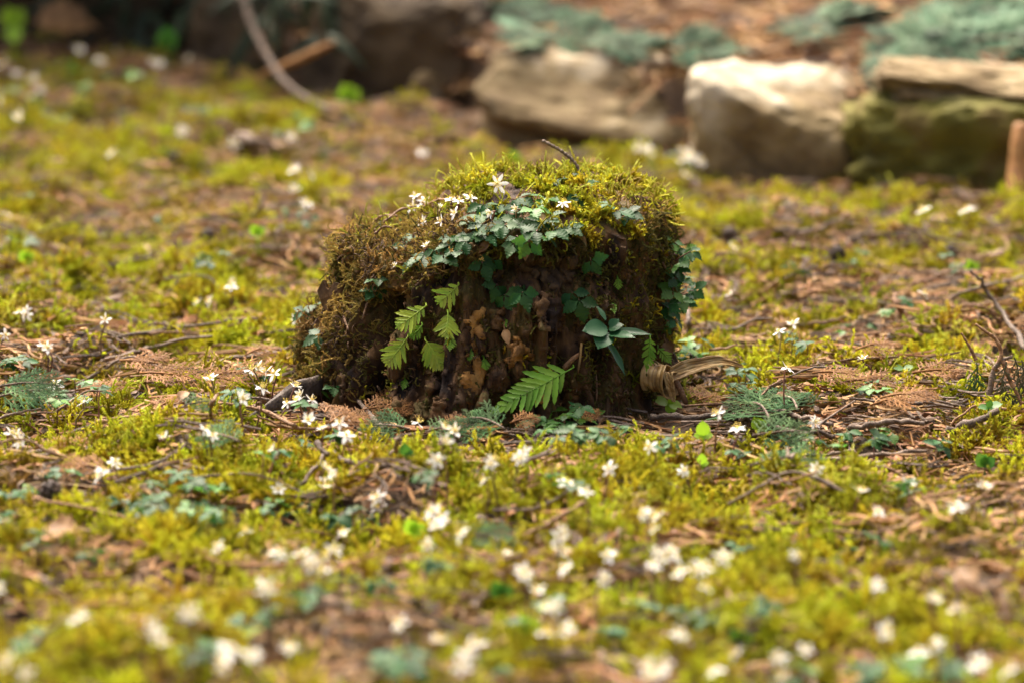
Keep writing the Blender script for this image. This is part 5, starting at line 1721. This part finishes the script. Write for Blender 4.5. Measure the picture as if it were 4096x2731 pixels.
for (px, py, s, lab) in [(3122, 1437, .013, 'dark round cypress cone half sunk in moss behind the large green fan'), (2955, 1778, .014, 'dark round cone before the long dark twig'), (3755, 1775, .014, 'brown cone in the near moss in front of the arched grey twig'), (205, 1965, .016, 'dark cone in the near moss by the level cypress branch'), (2920, 940, .016, 'brown cone standing just behind a lone white flower'), (255, 1450, .015, 'dark cone behind the glossy leaf patch'), (590, 1440, .013, 'brown cone among the brown dead sprigs of the root wedge side'), (3010, 820, .018, 'blurred dark cone on the far moss before the squarish stone'), (700, 640, .020, 'blurred red-brown cone on the far moss before the dark boulder'), (620, 655, .020, 'blurred black cone beside the red-brown one'), (165, 770, .018, 'blurred dark cone on the far moss behind the hummock'), (3350, 1015, .016, 'dark cone on open moss before the capped stone'), (3800, 1010, .016, 'dark cone under the bright moss before the orange stick'), (1300, 470, .02, 'blurred dark cone near the foot of the dark boulder'), (830, 945, .014, 'dark cone in the moss behind the pale stick'), (690, 1170, .013, 'purplish cone in the twiggy moss of the root wedge side')]:
    cone(px, py, s, lab)


# ------------------------------------------------------------------ dead leaves
DL = [(0, .03), (.08, .16), (.16, .30), (.22, .24), (.32, .42), (.40, .34), (.52, .44), (.60, .32), (.72, .30), (.80, .18), (.9, .12), (1, .01)]
OV = [(0, .02), (.1, .12), (.3, .24), (.5, .27), (.7, .22), (.88, .11), (1, .005)]
deadm = [blade('leaf_blade', DL, M['dead_leaf'], .22, .2, .05, 3), blade('leaf_blade', OV, M['dead_leaf'], .25, .35, .03, 4), blade('leaf_blade', OV, M['dead_leaf'], -.2, -.3, .03, 6)]


def dead_leaf(px, py, L, ang, kind, label, group=None, h=.010, nrm=(0, -.6, .8), P=None):
    c = P or on_ground(px, py, h)
    t = thing('dead_leaf', label, 'leaf', c, group)
    d = Vector((math.cos(ang), math.sin(ang) * .5, math.sin(ang) * .3))
    B = frame((0, 0, 0), d, nrm)
    obj('leaf_blade', deadm[kind], t, B @ Matrix.Diagonal((L, L, L, 1)))
    mb = MB()
    q = [B @ Vector((0, 0, 0)), B @ Vector((-L * .25, 0, L * .06)), B @ Vector((-L * .5, L * .08, L * .2))]
    mb.tube(smooth_path(q, 6), .0007, 4)
    obj('leaf_stalk', mb.mesh('leaf_stalk', M['dead_leaf']), t)
    return t


dead_leaf(1575, 1670, .030, .15, 0, 'crumpled brown lobed dead leaf lying against the stump foot', h=.014, nrm=(-.1, -.75, .65))
dead_leaf(1480, 1700, .02, .1, 1, 'small purplish-brown dead leaf in front of the orange dead sprays', h=.008)
dead_leaf(1700, 1660, .022, .6, 1, 'orange-brown folded dead leaf under the hollow of the stump', h=.010, nrm=(.4, -.8, .4))
dead_leaf(1840, 1655, .018, 1.2, 1, 'narrow dead leaf standing against the hollow', h=.014)
dead_leaf(720, 1600, .018, 1.4, 1, 'upright brown dead leaf slip on the litter of the root wedge side', h=.014)
dead_leaf(310, 1590, .024, 1.3, 1, 'tan dead leaf standing before the glossy leaf patch', h=.010, nrm=(.2, -.9, .2))
dead_leaf(860, 1580, .016, .2, 0, 'greyish dead leaf chip beside the tiny pale sprig', h=.008)
dead_leaf(420, 1198, .018, .1, 2, 'red-brown dead leaf before the mossy hummock', h=.012)
dead_leaf(1150, 1700, .02, .3, 2, 'flat dead leaf under the white flowers by the root wedge', h=.006)
dead_leaf(2400, 1690, .016, 1.4, 1, 'small upright tan dead leaf before the rosette of sheened leaves', h=.010)
for (x, y) in [(3950, 1020), (3900, 1040), (280, 1005), (270, 640), (520, 490), (1080, 590), (3600, 1320), (2650, 900), (3450, 920), (3780, 560 + 320), (1500, 600), (2050, 2140), (3900, 2330), (4000, 2380), (3850, 2360), (3950, 2350), (300, 2120), (1500, 2060), (2200, 2500), (3300, 2420), (800, 2030)]:
    dead_leaf(x, y, random.uniform(.018, .030), random.uniform(0, 6), random.randint(0, 2), 'blurred orange-brown dead leaf lying on the open moss', 'dead leaves on the open moss', h=.012, nrm=(random.uniform(-.4, .4), -.5, .8))
for (px, py, L, a, k, lab) in [(2130, 800, .018, 2.4, 1, 'glossy brown folded dead leaf in the crown moss of the stump'), (1700, 955, .012, .3, 0, 'crumpled brown leaf in the dry moss under the dark leaf fringe'), (1670, 1110, .012, .8, 0, 'pale tan star-shaped dead leaf on the stump flank'), (1580, 1200, .014, 1.7, 0, 'bluish-grey withered leaf above the dark split'), (1950, 990 - 20, .012, 4.4, 1, 'withered leaf hanging under the brow fringe'), (2110, 990, .013, 4.6, 1, 'brown withered leaf hanging beside the flat wood plate'), (2020, 1320, .014, 4.8, 1, 'pale yellow withered leaf beside the small ochre patch'), (1615, 1050, .014, .6, 1, 'curled tan leaf on the stump flank by the small yellowish flower'), (1560, 1180, .014, 2.8, 1, 'dark curled leaf at the top of the dark split'), (2665, 1370, .014, 4.9, 0, 'reddish withered leaf under the leafy flank tuft')]:
    p, n = shit(px, py)
    r = ray(px, py)
    dead_leaf(0, 0, L, a, k, lab, nrm=(random.uniform(-.3, .3), -.8, .5), P=p - r * .006)

# ------------------------------------------------------------------ background: branches on the terrace, vine, stick, shrub
n_b = 0
for (x, y, a, s, lab) in [
    (1060, 30, .2, .16, 0), (1120, 45, 0, .15, 0), (1190, 62, -.2, .14, 0), (1250, 85, -.4, .14, 0), (1330, 98, -.2, .12, 0), (1400, 108, .0, .12, 1), (1470, 112, .2, .13, 1), (1530, 122, -.1, .13, 1), (1600, 128, .3, .10, 1), (1280, 95, 2.9, .12, 0),
    (1830, 68, .1, .17, 2), (1880, 50, .5, .16, 2), (1930, 78, 2.8, .14, 2), (1990, 110, .0, .20, 3), (2060, 80, .4, .22, 3), (2130, 60, .1, .22, 3), (2200, 95, -.1, .22, 3), (2270, 70, .5, .22, 3), (2120, 30, .3, .2, 3), (2230, 25, -.2, .2, 3), (2320, 110, .8, .18, 3), (2000, 145, -.3, .14, 3), (1960, 165, -.5, .12, 3), (2060, 130, .1, .16, 3), (2310, 40, 2.8, .18, 3), (2180, 120, 2.9, .16, 3)]:
    c = on_terrace(x * K, y * K, .028)
    LB = ['blurred green conifer spray trailing over the dark boulder end of the terrace', 'blurred green conifer spray resting behind the long pale-topped stone', 'blurred green conifer spray lying alone on the brown terrace litter', 'blurred conifer spray in the large grey-green heap on the terrace'][lab]
    GB = ['sprays by the dark boulder', 'sprays behind the long stone', 'sprays alone on the terrace', 'heap of sprays on the terrace'][lab]
    spray(c, Vector((math.cos(a), math.sin(a) * .6, .12)), Vector((random.uniform(-.8, .8), random.uniform(-.9, .3), 1)), s * .62, 'conifer', LB, npair=6, group=GB, name='conifer_spray')

# bent vine and broken branch before the shrub
vd = float(wall_y(-.36)) - .13
vp = [at_depth(545 * K, -60 * K, vd + .1), at_depth(560 * K, 0, vd + .06), at_depth(580 * K, 60 * K, vd + .02), at_depth(615 * K, 130 * K, vd - .05), at_depth(655 * K, 190 * K, vd - .15), at_depth(715 * K, 232 * K, vd - .24), at_depth(760 * K, 252 * K, vd - .34)]
mb = MB()
base = vp[0]
mb.tube(smooth_path([q - base for q in vp], 30), [.0062 - .0001 * i for i in range(30)], 8)
o = obj('vine', mb.mesh('vine', M['twig']))
o.location = base
tag(o, 'bent brown vine stem running down in front of the dark shrub', 'vine')
vb = float(wall_y(-.30)) - .06
vp = [at_depth(590 * K, 178 * K, vb), at_depth(660 * K, 150 * K, vb - .08), at_depth(770 * K, 98 * K, vb - .16)]
mb = MB()
base = vp[0]
mb.tube(smooth_path([q - base for q in vp], 12), [.002, .004, .005, .006, .0055, .006, .0065, .006, .0065, .006, .005, .002], 8)
o = obj('broken_branch', mb.mesh('broken_branch', M['stick']))
o.location = base
tag(o, 'orange-brown broken branch leaning on the dark boulder behind the vine', 'branch')
vp = [on_ground(4060, 840, .0), at_depth(4068, 700, .99), at_depth(4078, 580, 1.00), at_depth(4086, 500, 1.01)]
mb = MB()
base = vp[0]
mb.tube(smooth_path([q - base for q in vp], 12), [.011, .0105, .011, .012, .0115, .011, .0105, .011, .0105, .010, .010, .009], 9)
o = obj('stick', mb.mesh('stick', M['stick']))
o.location = base
tag(o, 'orange-tan stick standing upright against the moss-faced wall stone', 'stick')
dead_leaf(150, 95, .09, .2, 0, 'blurred reddish dead leaf at the shrub edge', h=.04)

# dark shrub overhanging the far left of the wall
STR = [(0, .02), (.1, .05), (.3, .075), (.6, .07), (.85, .04), (1, .003)]
sb = Vector((-.60, float(wall_y(-.60)) + .30, .14))
t = thing('shrub', 'dark green shrub with long drooping leaves overhanging the shaded bank', 'shrub', sb)
strap = [blade('leaf', STR, M['shrub'], .12, dr, .004, i) for i, dr in enumerate((.45, .7, .95))]
for i in range(9):
    mb = MB()
    a = random.uniform(0, 6.28)
    e = Vector((math.cos(a) * random.uniform(.1, .35), math.sin(a) * random.uniform(.1, .3), random.uniform(.3, .75)))
    mb.tube(smooth_path([Vector((0, 0, -.05)), e * .5 + Vector((0, 0, .08)), e], 8), [.012 - .001 * k for k in range(8)], 6)
    obj('branch', mb.mesh('branch', M['twig']), t)
r_ = random.Random(5)
for i in range(260):                          # leaves on the side towards the camera
    px, py = r_.uniform(90, 780) * K, r_.uniform(-190, 95) * K
    c = at_depth(px, py, float(wall_y((px - 2048) / FPX * 5.1)) + r_.uniform(-.05, .3)) - sb
    a = r_.uniform(-2.6, -.5)
    d = Vector((math.cos(a) * .6, math.sin(a) * .5, r_.uniform(-.7, .15)))
    L = r_.uniform(.05, .10)
    obj('leaf', strap[i % 3], t, frame(c, d, Vector((r_.uniform(-.4, .4), -.5, .8))) @ Matrix.Diagonal((L, L * 1.1, L, 1)))
mb = MB()
src = [[v.co.copy() for v in s_.vertices] for s_ in strap]
fac = [[tuple(p_.vertices) for p_ in s_.polygons] for s_ in strap]
for i in range(4200):
    while True:
        q = Vector((r_.uniform(-1, 1), r_.uniform(-1, 1), r_.uniform(-1, 1)))
        if q.length < 1:
            break
    c = Vector((q.x * .60 + .05, q.y * .50 + .02, .40 + q.z * .38))
    a = r_.uniform(0, 6.28)
    d = Vector((math.cos(a) * .7, math.sin(a) * .7, r_.uniform(-.8, .4)))
    L = r_.uniform(.07, .15)
    m = frame(c, d, Vector((r_.uniform(-.6, .6), r_.uniform(-.6, .6), .8))) @ Matrix.Diagonal((L, L * 1.5, L, 1))
    mb.add([m @ v for v in src[i % 3]], fac[i % 3])
o = obj('foliage', mb.mesh('foliage', M['shrub']), t)
o['kind'] = 'stuff'
